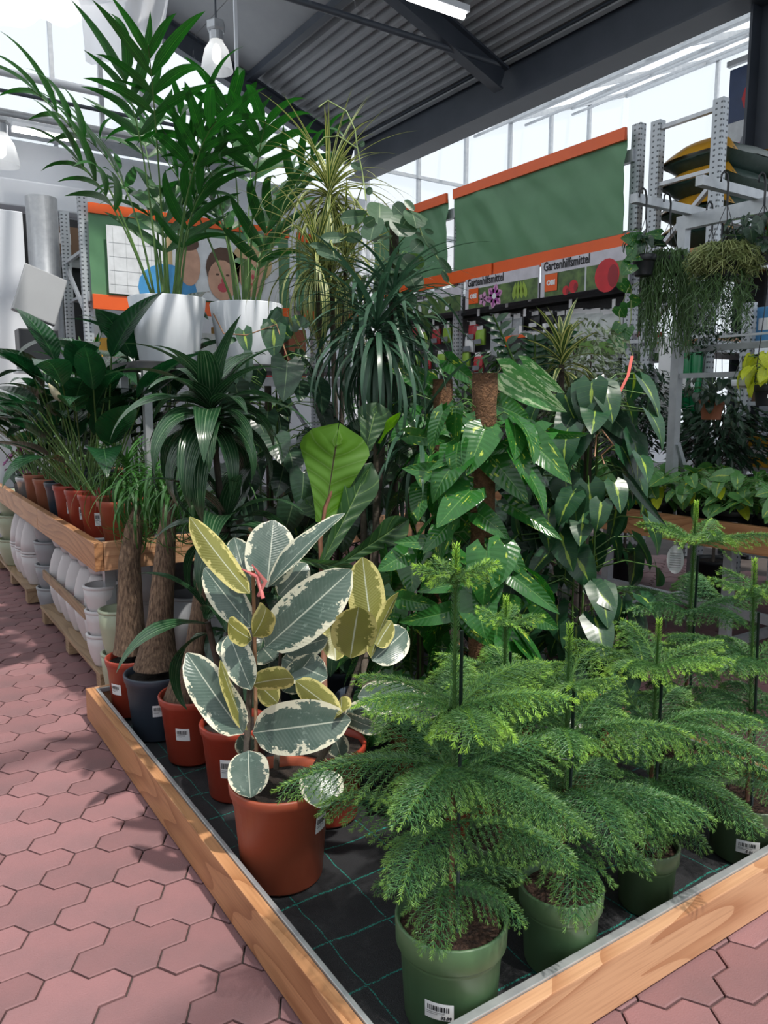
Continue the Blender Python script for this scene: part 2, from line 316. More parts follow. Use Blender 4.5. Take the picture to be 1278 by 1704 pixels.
class MB:
    def __init__(s): s.v = []; s.f = []
    def add(s, vs, fs):
        n = len(s.v); s.v += [Vector(v) for v in vs]; s.f += [tuple(i+n for i in f) for f in fs]; return s
    def box(s, c, d, rot=None):
        x, y, z = d[0]/2, d[1]/2, d[2]/2
        vs = [Vector((a*x, b*y, e*z)) for e in (-1, 1) for b in (-1, 1) for a in (-1, 1)]
        if rot is not None: vs = [rot @ v for v in vs]
        c = Vector(c)
        return s.add([c+v for v in vs], [(0, 2, 3, 1), (4, 5, 7, 6), (0, 1, 5, 4), (2, 6, 7, 3), (0, 4, 6, 2), (1, 3, 7, 5)])
    def bar(s, a, b, w, h=None):              # square bar from a to b
        a, b = Vector(a), Vector(b); h = h or w; d = b-a
        q = d.to_track_quat('Y', 'Z').to_matrix()
        return s.box((a+b)/2, (w, d.length, h), q)
    def tube(s, pts, r, n=6, cap=True):
        pts = [Vector(p) for p in pts]; rr = r if isinstance(r, (list, tuple)) else [r]*len(pts); vs = []; fs = []
        up = Vector((.31, .17, .93)).normalized()
        for i, p in enumerate(pts):
            d = (pts[min(i+1, len(pts)-1)]-pts[max(i-1, 0)])
            d = d.normalized() if d.length > 1e-9 else Vector((0, 0, 1))
            x = d.cross(up); x = x.normalized() if x.length > .05 else d.cross(Vector((1, 0, 0))).normalized(); y = d.cross(x)
            for k in range(n): a = 2*PI*k/n; vs.append(p+(x*math.cos(a)+y*math.sin(a))*rr[i])
        for i in range(len(pts)-1):
            for k in range(n): fs.append((i*n+k, i*n+(k+1) % n, (i+1)*n+(k+1) % n, (i+1)*n+k))
        if cap: fs.append(tuple(range(n))); fs.append(tuple((len(pts)-1)*n+k for k in reversed(range(n))))
        return s.add(vs, fs)
    def lathe(s, prof, n=28, c=(0, 0, 0), cap0=False, cap1=False):
        vs = []; fs = []; c = Vector(c)
        for r, z in prof:
            for k in range(n): a = 2*PI*k/n; vs.append(c+Vector((r*math.cos(a), r*math.sin(a), z)))
        for i in range(len(prof)-1):
            for k in range(n): fs.append((i*n+k, i*n+(k+1) % n, (i+1)*n+(k+1) % n, (i+1)*n+k))
        if cap0: fs.append(tuple(reversed(range(n))))
        if cap1: fs.append(tuple((len(prof)-1)*n+k for k in range(n)))
        return s.add(vs, fs)
    def mesh(s, name, m, smooth=False): return mesh(name, s.v, s.f, m, smooth)
    def obj(s, name, m, parent=None, loc=(0, 0, 0), smooth=False, rot=None): return obj(name, s.mesh(name, m, smooth), parent, loc, rot)
def box(name, c, d, m, parent=None, bev=.0, rot=None):
    """box whose origin sits at its centre"""
    bm = bmesh.new(); bmesh.ops.create_cube(bm, size=1); bmesh.ops.scale(bm, vec=d, verts=bm.verts)
    if bev: bmesh.ops.bevel(bm, geom=bm.edges[:], offset=bev, segments=2, affect='EDGES', profile=.6)
    me = bpy.data.meshes.new(name); bm.to_mesh(me); bm.free(); me.materials.append(M[m])
    return obj(name, me, parent, c, rot)
def kind(o, k, label=None):
    o['kind'] = k
    if label: o['label'] = label
    return o
def aim(d, up):
    """matrix whose Y runs along d and Z as near up as it can"""
    y = Vector(d).normalized(); z = Vector(up); z = z-y*z.dot(y)
    if z.length < 1e-4: z = y.orthogonal()
    z.normalize(); x = y.cross(z)
    return Matrix((x, y, z)).transposed().to_4x4()
def put(name, me, parent, p, d, up, s=1.0):
    o = bpy.data.objects.new(name, me); lnk(o, parent)
    sv = s if isinstance(s, (tuple, list)) else (s, s, s)
    o.matrix_basis = Matrix.Translation(p) @ aim(d, up) @ Matrix.Diagonal((sv[0], sv[1], sv[2], 1))
    return o
# leaf blades -------------------------------------------------------
def prof_ovate(s): return max(0, 1-abs(2*s**.92-1)**2.3)**.62 if s < .97 else .06
def prof_heart(s): return (min(1, (s+.03)*7)**.5)*(1-s**2.1)**.86
def prof_strap(s): return min(1, .42+s*2.6)*(1-s**3.2)**.8
def prof_lance(s): return math.sin(PI*s**.75)**1.0+.0
def prof_leaflet(s): return min(1, .25+s*3.2)*(1-s**2.4)**.9
def prof_thin(s): return min(1, .6+s*2)*(1-s**1.6)
def prof_fiddle(s): return min(1, .24+.5*s+.55*s**2)*(1-max(0, (s-.72)/.28)**2.6)**.6
def prof_round(s): return max(0, 1-(2*s-1)**2)**.5
def leaf(name, Ln, Wd, prof, m, n=9, mm=4, bend=.3, p=1.0, fold=.18, lobe=0, wave=0, notch=0, seed=0, twist=0, lift=0):
    """blade along +Y, upper face +Z, base at the origin"""
    rr = random.Random(seed); vs = []; uvs = []; fs = []; y = z = 0.; ph = rr.uniform(0, 6)
    for i in range(n+1):
        s = i/n
        a = lift-bend*(s**p)
        if i: y += math.cos(a)*Ln/n; z += math.sin(a)*Ln/n
        hw = max(prof(s), .015)*Wd/2
        for k in range(mm+1):
            q = k/mm*2-1
            zz = abs(q)*hw*math.tan(fold)+wave*hw*math.sin(s*9+ph+q*1.5)*abs(q)
            yy = y-lobe*Ln*abs(q)**1.4*(1-s)**4
            if notch: yy += notch*Ln*(abs(q)-.45)*s**6*(1 if abs(q) < .8 else .6)
            xx = q*hw
            if twist: zz += xx*math.sin(twist*s); xx *= math.cos(twist*s)
            vs.append((xx, yy-zz*math.sin(a)*.0, z+zz)); uvs.append((k/mm, s))
    for i in range(n):
        for k in range(mm): a = i*(mm+1)+k; fs.append((a, a+1, a+mm+2, a+mm+1))
    return mesh(name, vs, fs, m, True, uvs)
def pool(name, k, **kw):
    out = []
    for i in range(k):
        q = dict(kw)
        for a in ('bend', 'wave', 'fold', 'twist', 'lift'):
            if isinstance(q.get(a), tuple): lo, hi = q[a]; q[a] = lo+(hi-lo)*(i+.5)/k
        q['seed'] = i; out.append(leaf(name, **q))
    return out
P = {}
P['rubber'] = pool('rubber_leaf', 4, Ln=.2, Wd=.1, prof=prof_ovate, m='l_rubber', n=12, mm=6, bend=(.15, .5), fold=(.10, .3), wave=(.03, .12))
P['fiddle'] = pool('fiddle_leaf', 2, Ln=.3, Wd=.24, prof=prof_fiddle, m='l_fiddle', n=14, mm=8, bend=(.1, .35), fold=.12, wave=(.10, .16), notch=.32)
P['kentia'] = pool('leaflet', 6, Ln=.44, Wd=.068, prof=prof_leaflet, m='l_kentia', n=9, mm=2, bend=(.15, 2.2), p=1.6, fold=.35)
P['strap'] = pool('strap_leaf', 6, Ln=.36, Wd=.09, prof=prof_leaflet, m='l_strap', n=12, mm=4, bend=(.3, 2.1), p=1.5, fold=.28, wave=(.05, .2), twist=(-.5, .6))
P['dragon'] = pool('blade', 6, Ln=.5, Wd=.024, prof=prof_strap, m='l_dragon', n=10, mm=2, bend=(.3, 2.0), p=1.1, fold=.25)
P['song'] = pool('striped_blade', 6, Ln=.45, Wd=.02, prof=prof_thin, m='l_song', n=9, mm=2, bend=(.3, 2.7), p=1.0, fold=.3)
P['grass'] = pool('pony_blade', 6, Ln=.42, Wd=.017, prof=prof_thin, m='l_grass', n=10, mm=2, bend=(1.2, 3.9), p=.8, fold=.25, twist=(-1, 1))
hk = dict(prof=prof_heart, n=9, mm=6, lobe=.2, fold=.16, wave=(.0, .1))
P['pothos'] = pool('pothos_leaf', 4, Ln=.18, Wd=.135, m='l_pothos', bend=(.3, .9), **hk)
P['manjula'] = pool('mottled_leaf', 2, Ln=.18, Wd=.13, m='l_manjula', bend=(.3, .6), **hk)
P['brasil'] = pool('heart_leaf', 4, Ln=.12, Wd=.09, m='l_brasil', bend=(.3, .9), **hk)
P['philo'] = pool('dark_heart_leaf', 4, Ln=.12, Wd=.1, m='l_philo', bend=(.3, .9), **hk)
P['lime'] = pool('lime_leaf', 3, Ln=.1, Wd=.075, m='l_lime', bend=(.4, .9), **hk)
P['round'] = pool('round_leaf', 3, Ln=.1, Wd=.105, prof=prof_round, m='l_round', n=8, mm=6, lobe=.1, bend=(.1, .6), fold=.1)
P['golden'] = pool('golden_heart_leaf', 4, Ln=.12, Wd=.095, m='l_golden', bend=(.3, .9), **hk)
P['peace'] = pool('lily_leaf', 5, Ln=.40, Wd=.155, prof=prof_lance, m='l_peace', n=11, mm=4, bend=(.5, 1.8), p=1.3, fold=.2, wave=(.0, .12))
# ------------------------------------------------------------------ floor of four-cell pavers
ZF = 0.0
floor = box('floor', (4, 4, -.06), (22, 22, .1), 'joint'); kind(floor, 'structure', 'reddish honeycomb paver floor of the garden hall'); del floor['label']
floor['label'] = 'dusky red honeycomb paver floor running under the displays'
ah = .0633; h3 = math.sqrt(3)*ah
def hexpts(cx, cy): return [(cx+ah*math.cos(k*PI/3), cy+ah*math.sin(k*PI/3)) for k in range(6)]
# outline of a paver: two cells stacked, one on each side
PV = [(.5, 1.0), (1.0, .5), (2.0, .5), (2.5, 0), (2.0, -.5), (1.0, -.5), (.5, -1.0), (-.5, -1.0), (-1.0, -.5), (-2.0, -.5), (-2.5, 0), (-2.0, .5), (-1.0, .5), (-.5, 1.0)]
PV = [(x*ah, y*2*h3/2*1.0) for x, y in PV]
def paver_geo(g=.0028, b=.004):
    n = len(PV); vs = []; fs = []
    def inset(d):
        out = []
        for i in range(n):
            p0, p1, p2 = Vector(PV[i-1]), Vector(PV[i]), Vector(PV[(i+1) % n])
            e1 = (p1-p0).normalized(); e2 = (p2-p1).normalized(); n1 = Vector((e1.y, -e1.x)); n2 = Vector((e2.y, -e2.x))
            bi = (n1+n2); bi = bi/bi.length_squared*2
            out.append(p1+bi*d)
        return out
    for d, z in ((g, -.012), (g, -.002), (g+b, 0)):
        vs += [Vector((p.x, p.y, z)) for p in inset(d)]
    for r in range(2):
        for i in range(n): j = (i+1) % n; fs.append((r*n+j, r*n+i, (r+1)*n+i, (r+1)*n+j))
    fs.append(tuple(reversed(range(2*n, 3*n))))
    return vs, fs
pvs, pfs = paver_geo()
pme = mesh('paver', pvs, pfs, 'paver', False)
cells = []
x0, y0 = .487, 1.957
for i in range(-12, 45):
    for j in range(-60, 90):
        x = x0+i*3*ah; y = y0-i*h3+j*2*h3
        if y < -.3 or y > 12.5 or x < -1.2 or x > 6.2: continue
        if .95 < x < 2.45 and 1.25 < y < 3.4: continue
        if x > 1.35 and y > 4.0 and x < 3.0: continue
        q = proj((x, y, 0))
        if q[2] < .2: continue
        vis = -120 < q[0] < 1400 and 880 < q[1] < 1800
        if not (-700 < q[0] < 1900 and q[1] > 700): continue
        cells.append((0 if vis and (x < .9 or y < 1.25) else (1 if vis else 2), q[2], x, y))
cells.sort()
for _, _, x, y in cells[:290]:
    o = bpy.data.objects.new('paver', pme); lnk(o, floor); o.location = (x-4, y-4, .06+R.uniform(-.0012, .0008)); o.rotation_euler = (R.uniform(-.004, .004), R.uniform(-.004, .004), 0)
rest = MB()
for _, _, x, y in cells[290:]:
    dz = R.uniform(-.0012, .0008); rest.add([(v.x+x-4, v.y+y-4, v.z+.06+dz) for v in pvs], pfs)
o = rest.obj('paver_field', 'paver', floor); o['kind'] = 'stuff'
# ------------------------------------------------------------------ low display platform
PX0, PX1, PY0, PY1, ZP = .741, 2.62, 1.085, 3.60, .05
pl = thing('display_platform', 'low plank-edged display platform lined with black ground fabric', 'platform', (PX0, PY0, 0))
w, d = PX1-PX0, PY1-PY0
nx, ny = 46, 60; vs = []; fs = []
for j in range(ny+1):
    for i in range(nx+1):
        x = .03+(w-.06)*i/nx; y = .03+(d-.06)*j/ny
        e = min(x, w-x, y, d-y)
        z = ZP+.008*noise.noise(Vector((x*5, y*5, 1)))+.003*noise.noise(Vector((x*17, y*17, 4)))
        if e < .08: z += .03*(1-e/.08)**2
        vs.append((x, y, z))
for j in range(ny):
    for i in range(nx): a = j*(nx+1)+i; fs.append((a, a+1, a+nx+2, a+nx+1))
obj('ground_fabric', mesh('ground_fabric', vs, fs, 'fabric'), pl)
box('side_board', (.018, d/2, .079), (.036, d, .142), 'wood', pl, .003)
box('side_board', (w-.018, d/2, .079), (.036, d, .142), 'wood', pl, .003)
box('front_board', (w/2, .018, .079), (w-.074, .036, .142), 'woodx', pl, .003)
box('back_board', (w/2, d-.018, .079), (w-.074, .036, .142), 'woodx', pl, .003)
for nm, c, s in (('zinc_lip', (.044, d/2, .145), (.013, d-.08, .02)), ('zinc_lip', (w-.044, d/2, .145), (.013, d-.08, .02)), ('zinc_lip', (w/2, .048, .146), (w-.1, .022, .018)), ('zinc_lip', (w/2, d-.044, .145), (w-.1, .013, .02))):
    box(nm, c, s, 'zinc', pl, .002)
# ------------------------------------------------------------------ raised table at the left
TX0, TY0, TZ = .826, 3.66, .81
TX1, TY1 = 3.0, 8.0
tb = thing('plant_table', 'long raised plant table edged with knotty larch boards', 'table', (TX0, TY0, 0))
for k in range(3):
    l = 1.45; box('edge_board', (.02, l*k+l/2, TZ-.0675), (.04, l-.004, .135), 'wood', tb, .003)
box('front_board', ((TX1-TX0)/2+.02, .02, TZ-.0675), (TX1-TX0-.045, .04, .135), 'woodx', tb, .003)
box('table_top', ((TX1-TX0)/2, (TY1-TY0)/2, TZ-.12), (TX1-TX0-.085, TY1-TY0-.09, .03), 'black', tb)
for y in (.25, 2.0, 4.0):
    for x in (.12, 2.0): box('leg', (x, y, (TZ-.15)/2), (.05, .05, TZ-.15), 'galv', tb)
# riser shelf on the table, carries the two white pots
SZ = 1.665
sh = thing('riser_shelf', 'dark raised shelf on the plant table under two white pots', 'shelf', (1.15, 3.98, TZ-.105))
box('shelf_board', (.8, .26, SZ-TZ+.105-.02), (1.6, .52, .04), 'black', sh, .004)
for x in (.06, 1.54):
    for y in (.05, .47): box('post', (x, y, (SZ-TZ+.105-.04)/2), (.04, .04, SZ-TZ+.105-.04), 'galv', sh)
# ------------------------------------------------------------------ building
def structure(o, label): o['kind'] = 'structure'; o['label'] = label; return o
structure(box('wall_back', (1.5, 11.1, 2.35), (15, .2, 4.7), 'white_wall'), 'white back wall behind the racks')
structure(box('wall_left', (-5.6, 2, 2.1), (.2, 18, 4.2), 'white_wall'), 'white side wall left of the aisle')
structure(box('wall_right', (13.2, 2, .5), (.2, 18, 1.0), 'white_wall'), 'pale wall at the far right of the hall')
structure(box('wall_front', (4, -7, .5), (19, .2, 1.0), 'white_wall'), 'white wall behind the viewer')
# ledge beam on the back wall
structure(box('trim_1', (0, 10.85, 4.0), (9, .3, .32), 'white_wall', bev=.02), 'white ledge beam along the back wall')
structure(box('trim_2', (-.5, 10.7, 4.78), (11, .5, .14), 'galv', bev=.02), 'grey gutter pipe edge above the white wall')
# opaque roof deck between the left glazing and the gutter beam
def deckz(x): return 5.42+(6.62-x)*.385
ce = structure(box('ceiling', (6.66, 4.5, 5.60), (.3, 14, .05), 'deck'), 'grey sheet metal roof deck over the middle of the hall')
def flatsheet(xa, xb, ya, yb, dz=0):
    m = MB(); za, zb = deckz(xa)+dz, deckz(xb)+dz
    vs = [(x-6.66, y-4.5, z-5.6+t) for t in (0, .05) for (x, z) in ((xa, za), (xb, zb)) for y in (ya, yb)]
    m.add(vs, [(0, 1, 3, 2), (4, 6, 7, 5), (0, 4, 5, 1), (2, 3, 7, 6), (0, 2, 6, 4), (1, 5, 7, 3)])
    return m.obj('roof_panel', 'deck', ce)
for k in range(5):
    ya = -2.5+k*2.7
    for xa, xb in ((3.3, 4.1), (4.11, 4.9)): flatsheet(xa, xb, ya, ya+2.695)
for k in range(5):                            # ribbed sheets
    ya = -2.5+k*2.7; m = MB(); n = 13; xs = []
    for i in range(n):
        xa = 4.92+i*.136
        for q, dz in ((0, .10), (.05, .10), (.068, .03), (.118, .03)): xs.append((xa+q, deckz(xa+q)+dz))
    vs = [(x-6.66, y-4.5, z-5.6) for x, z in xs for y in (ya, ya+2.72)]
    fs = [(2*i, 2*i+1, 2*i+3, 2*i+2) for i in range(len(xs)-1)]
    m.add(vs, fs); m.obj('ribbed_sheet', 'deck', ce)
def ibeam(name, a, b, hgt, wid, m, parent=None, label=None, cat=None, t=.025):
    a, b = Vector(a), Vector(b); d = b-a; q = d.to_track_quat('Y', 'Z').to_matrix(); c = (a+b)/2; mb = MB()
    for off, s in ((Vector((0, 0, hgt/2)), (wid, d.length, t)), (Vector((0, 0, -hgt/2)), (wid, d.length, t)), (Vector((0, 0, 0)), (t*.7, d.length, hgt-t))):
        mb.box(q @ off, s, q)
    o = mb.obj(name, m, parent, c); return o
bm_ = ibeam('trim_3', (6.75, -2.5, 5.22), (6.75, 11, 5.22), .52, .34, 'steel'); structure(bm_, 'big dark steel gutter beam crossing under the roof')
for k, (y, nm) in enumerate(((.4, 'trim_4'), (3.9, 'trim_5'), (7.4, 'trim_6'), (10.85, 'trim_7'))):
    structure(ibeam(nm, (3.2, y, deckz(3.2)-.17), (6.6, y, deckz(6.6)-.17), .26, .15, 'steel'), ['dark sloping rafter nearest the viewer', 'dark sloping rafter above the green pines', 'dark sloping rafter meeting the gutter beam with a gusset', 'dark sloping rafter against the back wall'][k])
m = MB(); m.tube([(2.2, 7.4, 5.42), (6.6, 7.4, 5.42)], .035, 8); structure(m.obj('trim_8', 'steel', smooth=True), 'thin steel tie rod below the roof deck')
for k, x in enumerate((3.22, 4.9)):
    m = MB(); m.bar((x, -2.5, deckz(x)-.05), (x, 11, deckz(x)-.05), .10, .10); structure(m.obj('trim_%d' % (9+k), 'steel'), ['dark purlin at the upper edge of the roof deck', 'dark perforated purlin beside the ribbed sheets'][k])
# column
col_ = ibeam('trim_11', (6.95, 4.2, 0), (6.95, 4.2, 5.0), .30, .30, 'steel'); structure(col_, 'dark steel column at the right carrying the gutter beam')
# glazed roof, left slope
def glazing(tagname, xa, za, xb, zb, label, ncol, yr=(-6.8, 11)):
    t = thing(tagname, label, 'glazing', (0, 0, 0)); del t['category']; t['kind'] = 'structure'
    ys = [yr[0]+(yr[1]-yr[0])*k/10 for k in range(11)]
    dirx = Vector((xb-xa, 0, zb-za))
    for k in range(ncol):
        p0 = Vector((xa, 0, za))+dirx*(k/ncol); p1 = Vector((xa, 0, za))+dirx*((k+1)/ncol)
        for j in range(10):
            m = MB(); m.add([(p0.x, ys[j], p0.z), (p1.x, ys[j], p1.z), (p1.x, ys[j+1], p1.z), (p0.x, ys[j+1], p0.z)], [(0, 1, 2, 3)])
            m.obj('pane', 'glass', t)
    for k in range(ncol+1):
        p = Vector((xa, 0, za))+dirx*(k/ncol); m = MB(); m.bar((p.x, yr[0], p.z-.06), (p.x, yr[1], p.z-.06), .06, .10); m.obj('purlin', 'galv', t)
    for y in ys:
        m = MB(); m.bar((xa, y, za-.05), (xb, y, zb-.05), .06, .09); m.obj('glazing_bar', 'galv', t)
    return t
glazing('window_1', 3.2, 6.75, -5.5, 4.2, 'glazed roof slope over the aisle at the left', 5)
glazing('window_2', 7.0, 5.5, 13.1, 7.6, 'glazed roof slope beyond the gutter beam at the right', 4)
# gable panes above the back wall and the far right
t = thing('window_3', 'frosted gable glazing above the white back wall', 'glazing'); del t['category']; t['kind'] = 'structure'
for k in range(9):
    xa = -5.4+k*.96; xb = xa+.94; f = lambda x: 4.2+(x+5.5)*.293-.05
    m = MB(); m.add([(xa, 11.05, 4.7), (xb, 11.05, 4.7), (xb, 11.05, max(4.72, f(xb))), (xa, 11.05, max(4.71, f(xa)))], [(0, 1, 2, 3)]); m.obj('pane', 'glass', t)
    m = MB(); m.bar((xa, 11.02, 4.7), (xa, 11.02, max(4.75, f(xa))), .05); m.obj('mullion', 'galv', t)
t = thing('window_4', 'bright gable glazing behind the green banner', 'glazing'); del t['category']; t['kind'] = 'structure'
for k in range(6):
    xa = 7.0+k*1.02; xb = xa+1.0; f = lambda x: 5.5+(x-7)*.344-.05
    m = MB(); m.add([(xa, 11.05, 2.6), (xb, 11.05, 2.6), (xb, 11.05, f(xb)), (xa, 11.05, f(xa))], [(0, 1, 2, 3)]); m.obj('pane', 'glass', t)
    m = MB(); m.bar((xa, 11.02, 2.6), (xa, 11.02, f(xa)), .06); m.obj('mullion', 'galv', t)
for k in range(3):
    m = MB(); m.bar((7, 11.0, 3.4+k*.9), (13, 11.0, 3.4+k*.9), .05); m.obj('transom', 'galv', t)
t = thing('window_5', 'glazed greenhouse wall at the far right of the hall', 'glazing'); del t['category']; t['kind'] = 'structure'
for k in range(9):
    ya = -7+k*2; m = MB(); m.add([(13.15, ya, 1.0), (13.15, ya+1.95, 1.0), (13.15, ya+1.95, 7.5), (13.15, ya, 7.5)], [(0, 1, 2, 3)]); m.obj('pane', 'glass', t)
    m = MB(); m.bar((13.15, ya, 1.0), (13.15, ya, 7.5), .06); m.obj('mullion', 'galv', t)
t = thing('fill_window_6', 'unseen glazed wall added behind the viewer for frontal fill light', 'glazing'); del t['category']; t['kind'] = 'structure'  # unseen panes added so sky light fills the scene from the front
for k in range(9):
    xa = -5.4+k*2.05; m = MB(); m.add([(xa, -7, 1.0), (xa+2, -7, 1.0), (xa+2, -7, 4.3), (xa, -7, 4.3)], [(0, 1, 2, 3)]); m.obj('pane', 'glass', t)
    m = MB(); m.bar((xa, -7, 1.0), (xa, -7, 4.3), .06); m.obj('mullion', 'galv', t)
# services below the left glazing
for k, (py, r, lab) in enumerate(((118, .045, 'thick white service pipe, highest of those under the left glazing'), (150, .022, 'thin dark conduit between the two pale pipes'), (186, .04, 'grey frame bar, lowest under the left glazing'))):
    a = aty(-40, py-8, 9.6); m = MB(); m.tube([(a.x, 9.6, a.z), (a.x+3.6, 9.6, a.z)], r, 8); tag(m.obj('service_pipe', ['white_wall', 'steel', 'galv'][k], smooth=True), lab, 'pipe')
for px in (165, 232):
    a = aty(px, 95, 9.7); b = aty(px, 230, 9.7); m = MB(); m.bar((a.x, 9.7, b.z), (a.x, 9.7, a.z), .05); tag(m.obj('hanger_bar', 'galv'), 'grey upright bar under the left glazing, ' + ('left one' if px < 200 else 'right one beside the palm'), 'bar')
a = aty(20, 215, 10.3); b = aty(125, 238, 10.3)
t = thing('strip_light', 'lit fluorescent strip under the pipe at upper left', 'light', a)
m = MB(); m.bar((0, 0, .05), (b.x-a.x+.3, 0, .05), .12, .05); m.obj('housing', 'white_wall', t)
m = MB(); m.tube([(0, 0, 0), (b.x-a.x, 0, 0)], .028, 8); m.obj('tube', 'tube', t, smooth=True)
a = dep(705, 4, 7.2); t = thing('strip_light', 'lit fluorescent strip at the top edge under the deck', 'light', a)
m = MB(); m.bar((-.2, 0, .05), (.5, 0, .05), .14, .06); m.obj('housing', 'white_wall', t)
m = MB(); m.tube([(-.18, 0, 0), (.48, 0, 0)], .03, 8); m.obj('tube', 'tube', t, smooth=True)
# shade foil
def cloth(name, pts, label, nu=26, nv=16, amp=.12, m='foil'):
    a, b, c, d = [Vector(p) for p in pts]; vs = []; fs = []; nn = (b-a).cross(d-a).normalized()
    for j in range(nv+1):
        for i in range(nu+1):
            u, v = i/nu, j/nv; p = (a*(1-u)+b*u)*(1-v)+(d*(1-u)+c*u)*v
            w = noise.noise(Vector((u*7, v*2.2, 3)))*amp+math.sin(u*PI*4)*amp*.5; vs.append(p-nn*abs(w))
    for j in range(nv):
        for i in range(nu): q = j*(nu+1)+i; fs.append((q, q+1, q+nu+2, q+nu+1))
    return tag(obj(name, mesh(name, vs, fs, m)), label, 'shade cloth')
cloth('shade_foil', [(-1.2, 7.2, 5.05), (3.0, 7.2, 6.3), (3.0, 10.6, 6.3), (-1.2, 10.6, 5.05)], 'crumpled translucent shade foil hanging below the left glazing', 60, 40, .34)
cloth('shade_foil', [(2.2, 9.2, 6.3), (3.2, 8.9, 6.4), (3.3, 9.9, 5.6), (2.5, 10.2, 5.5)], 'small gathered corner of shade foil beside the roof deck', 14, 10, .1)
cloth('shade_foil', [(7.9, 3.4, 5.6), (11.5, 3.4, 6.6), (11.5, 3.9, 6.3), (7.9, 3.9, 5.3)], 'bundled grey shade curtain slung under the right glazing', 30, 6, .12)
cloth('shade_foil', [(-1.8, -2.4, 5.05), (.55, -2.4, 5.75), (.55, -.9, 5.75), (-1.8, -.9, 5.05)], 'added out-of-view foil strip shading the paved aisle nearest the viewer', amp=.1)  # unseen strip added to block sun and leave patches on the floor
for k in range(4):
    m = MB(); x = 8+k*1.2; m.bar((x, 3.2, 5.5+(x-7)*.344-.2), (x, 11, 5.5+(x-7)*.344-.2), .035); tag(m.obj('curtain_wire', 'galv'), 'steel curtain rail under the right glazing, %s from the gutter beam' % ('first', 'second', 'third', 'fourth')[k], 'rail', 'curtain rails under the right glazing')
# bell lamps
def lamp(p, label):
    t = thing('bell_lamp', label, 'lamp', p); m = MB()
    m.lathe([(.185, -.34), (.19, -.33), (.175, -.24), (.14, -.1), (.085, -.02), (.08, 0)], 32); m.obj('glass_shade', 'lampglass', t, smooth=True)
    m = MB(); m.lathe([(.082, 0), (.082, .1)], 16, cap1=True); m.lathe([(.1, .1), (.115, .12), (.115, .2), (.09, .22)], 6, cap0=True, cap1=True); m.obj('ballast_housing', 'galv', t)
    m = MB(); m.tube([(0, 0, .22), (0, 0, 1.0)], .012, 6); m.obj('suspension_cable', 'steel', t)
    m = MB(); m.lathe([(.01, -.26), (.05, -.22), (.05, -.1), (.02, -.04)], 12, cap0=True); m.obj('bulb', 'lit_bulb', t, smooth=True)
M['lit_bulb'] = mat('lit_bulb', (1, .97, .92), emit=8)
lamp(dep(360, 68, 9.2), 'lit bell lamp with ribbed glass hanging above the palms'); lamp(dep(0, 222, 8.6), 'bell lamp cut off by the left edge of the photo')
m = MB(); a = dep(391, 0, 8.8); m.bar((a.x, a.y, a.z-1.6), (a.x, a.y, deckz(max(a.x, 3.3))), .035); tag(m.obj('drop_rod', 'white_wall'), 'thin white drop rod beside the bell lamp', 'rod')
# ------------------------------------------------------------------ signs and text
FC = {}
def text(name, s, size, loc, right, up, m, parent, xs=1.0, align='LEFT', bold=0):
    cu = bpy.data.curves.new('t', 'FONT'); cu.body = s; cu.size = size; cu.align_x = align; cu.extrude = .0006; cu.resolution_u = 2; cu.offset = bold
    to = bpy.data.objects.new('t', cu); COL.objects.link(to); dg = bpy.context.evaluated_depsgraph_get()
    me = bpy.data.meshes.new_from_object(to.evaluated_get(dg)); bpy.data.objects.remove(to); me.name = name; me.materials.clear(); me.materials.append(M[m])
    r, u = Vector(right).normalized(), Vector(up).normalized(); n = r.cross(u)
    o = obj(name, me, parent); o.matrix_basis = Matrix.Translation(loc) @ Matrix((r, u, n)).transposed().to_4x4() @ Matrix.Diagonal((xs, 1, 1, 1)); return o
def flat(name, pts, o, right, up, m, parent, h=.002):
    """flat printed shape: polygon pts in (right, up) coordinates from o, raised by h"""
    r, u = Vector(right), Vector(up); n = r.cross(u); o = Vector(o)
    return obj(name, mesh(name, [o+r*a+u*b+n*h for a, b in pts], [tuple(range(len(pts)))], m, False), parent)
def ell(cx, cy, rx, ry, n=18, rot=0):
    return [(cx+math.cos(rot)*rx*math.cos(2*PI*k/n)-math.sin(rot)*ry*math.sin(2*PI*k/n), cy+math.sin(rot)*rx*math.cos(2*PI*k/n)+math.cos(rot)*ry*math.sin(2*PI*k/n)) for k in range(n)]
def rect(a, b, c, d): return [(a, b), (c, b), (c, d), (a, d)]
def petal(cx, cy, L_, w_, a, n=7):
    o = []
    for s in (1, -1):
        for k in range(n):
            q = k/(n-1) if s > 0 else 1-k/(n-1); x = L_*q; y = s*w_*math.sin(PI*q**.8)**.8 if 0 < q < 1 else 0
            if s < 0 and k in (0, n-1): continue
            o.append((cx+x*math.cos(a)-y*math.sin(a), cy+x*math.sin(a)+y*math.cos(a)))
    return o
for nm, c in dict(pgreen=(.06, .13, .04), plime=(.28, .42, .05), ppurple=(.33, .06, .30), ppink=(.62, .30, .52), pred=(.60, .02, .03), pskin=(.62, .36, .25), phair=(.10, .05, .03), pblond=(.62, .45, .24), pblue=(.06, .30, .62), ppale=(.72, .75, .78), pgrid=(.55, .58, .60), psign=(.62, .60, .66), pnavy=(.03, .06, .15), pgrey=(.20, .22, .25), pdarkred=(.30, .01, .02), plip=(.55, .08, .10)).items(): M[nm] = mat('print_'+nm[1:], c, tuple(x*.8 for x in c), rough=.45, nscale=9)
M['pleaf'] = mat('print_foliage', (.13, .22, .06), (.02, .05, .02), rough=.45, nscale=9)
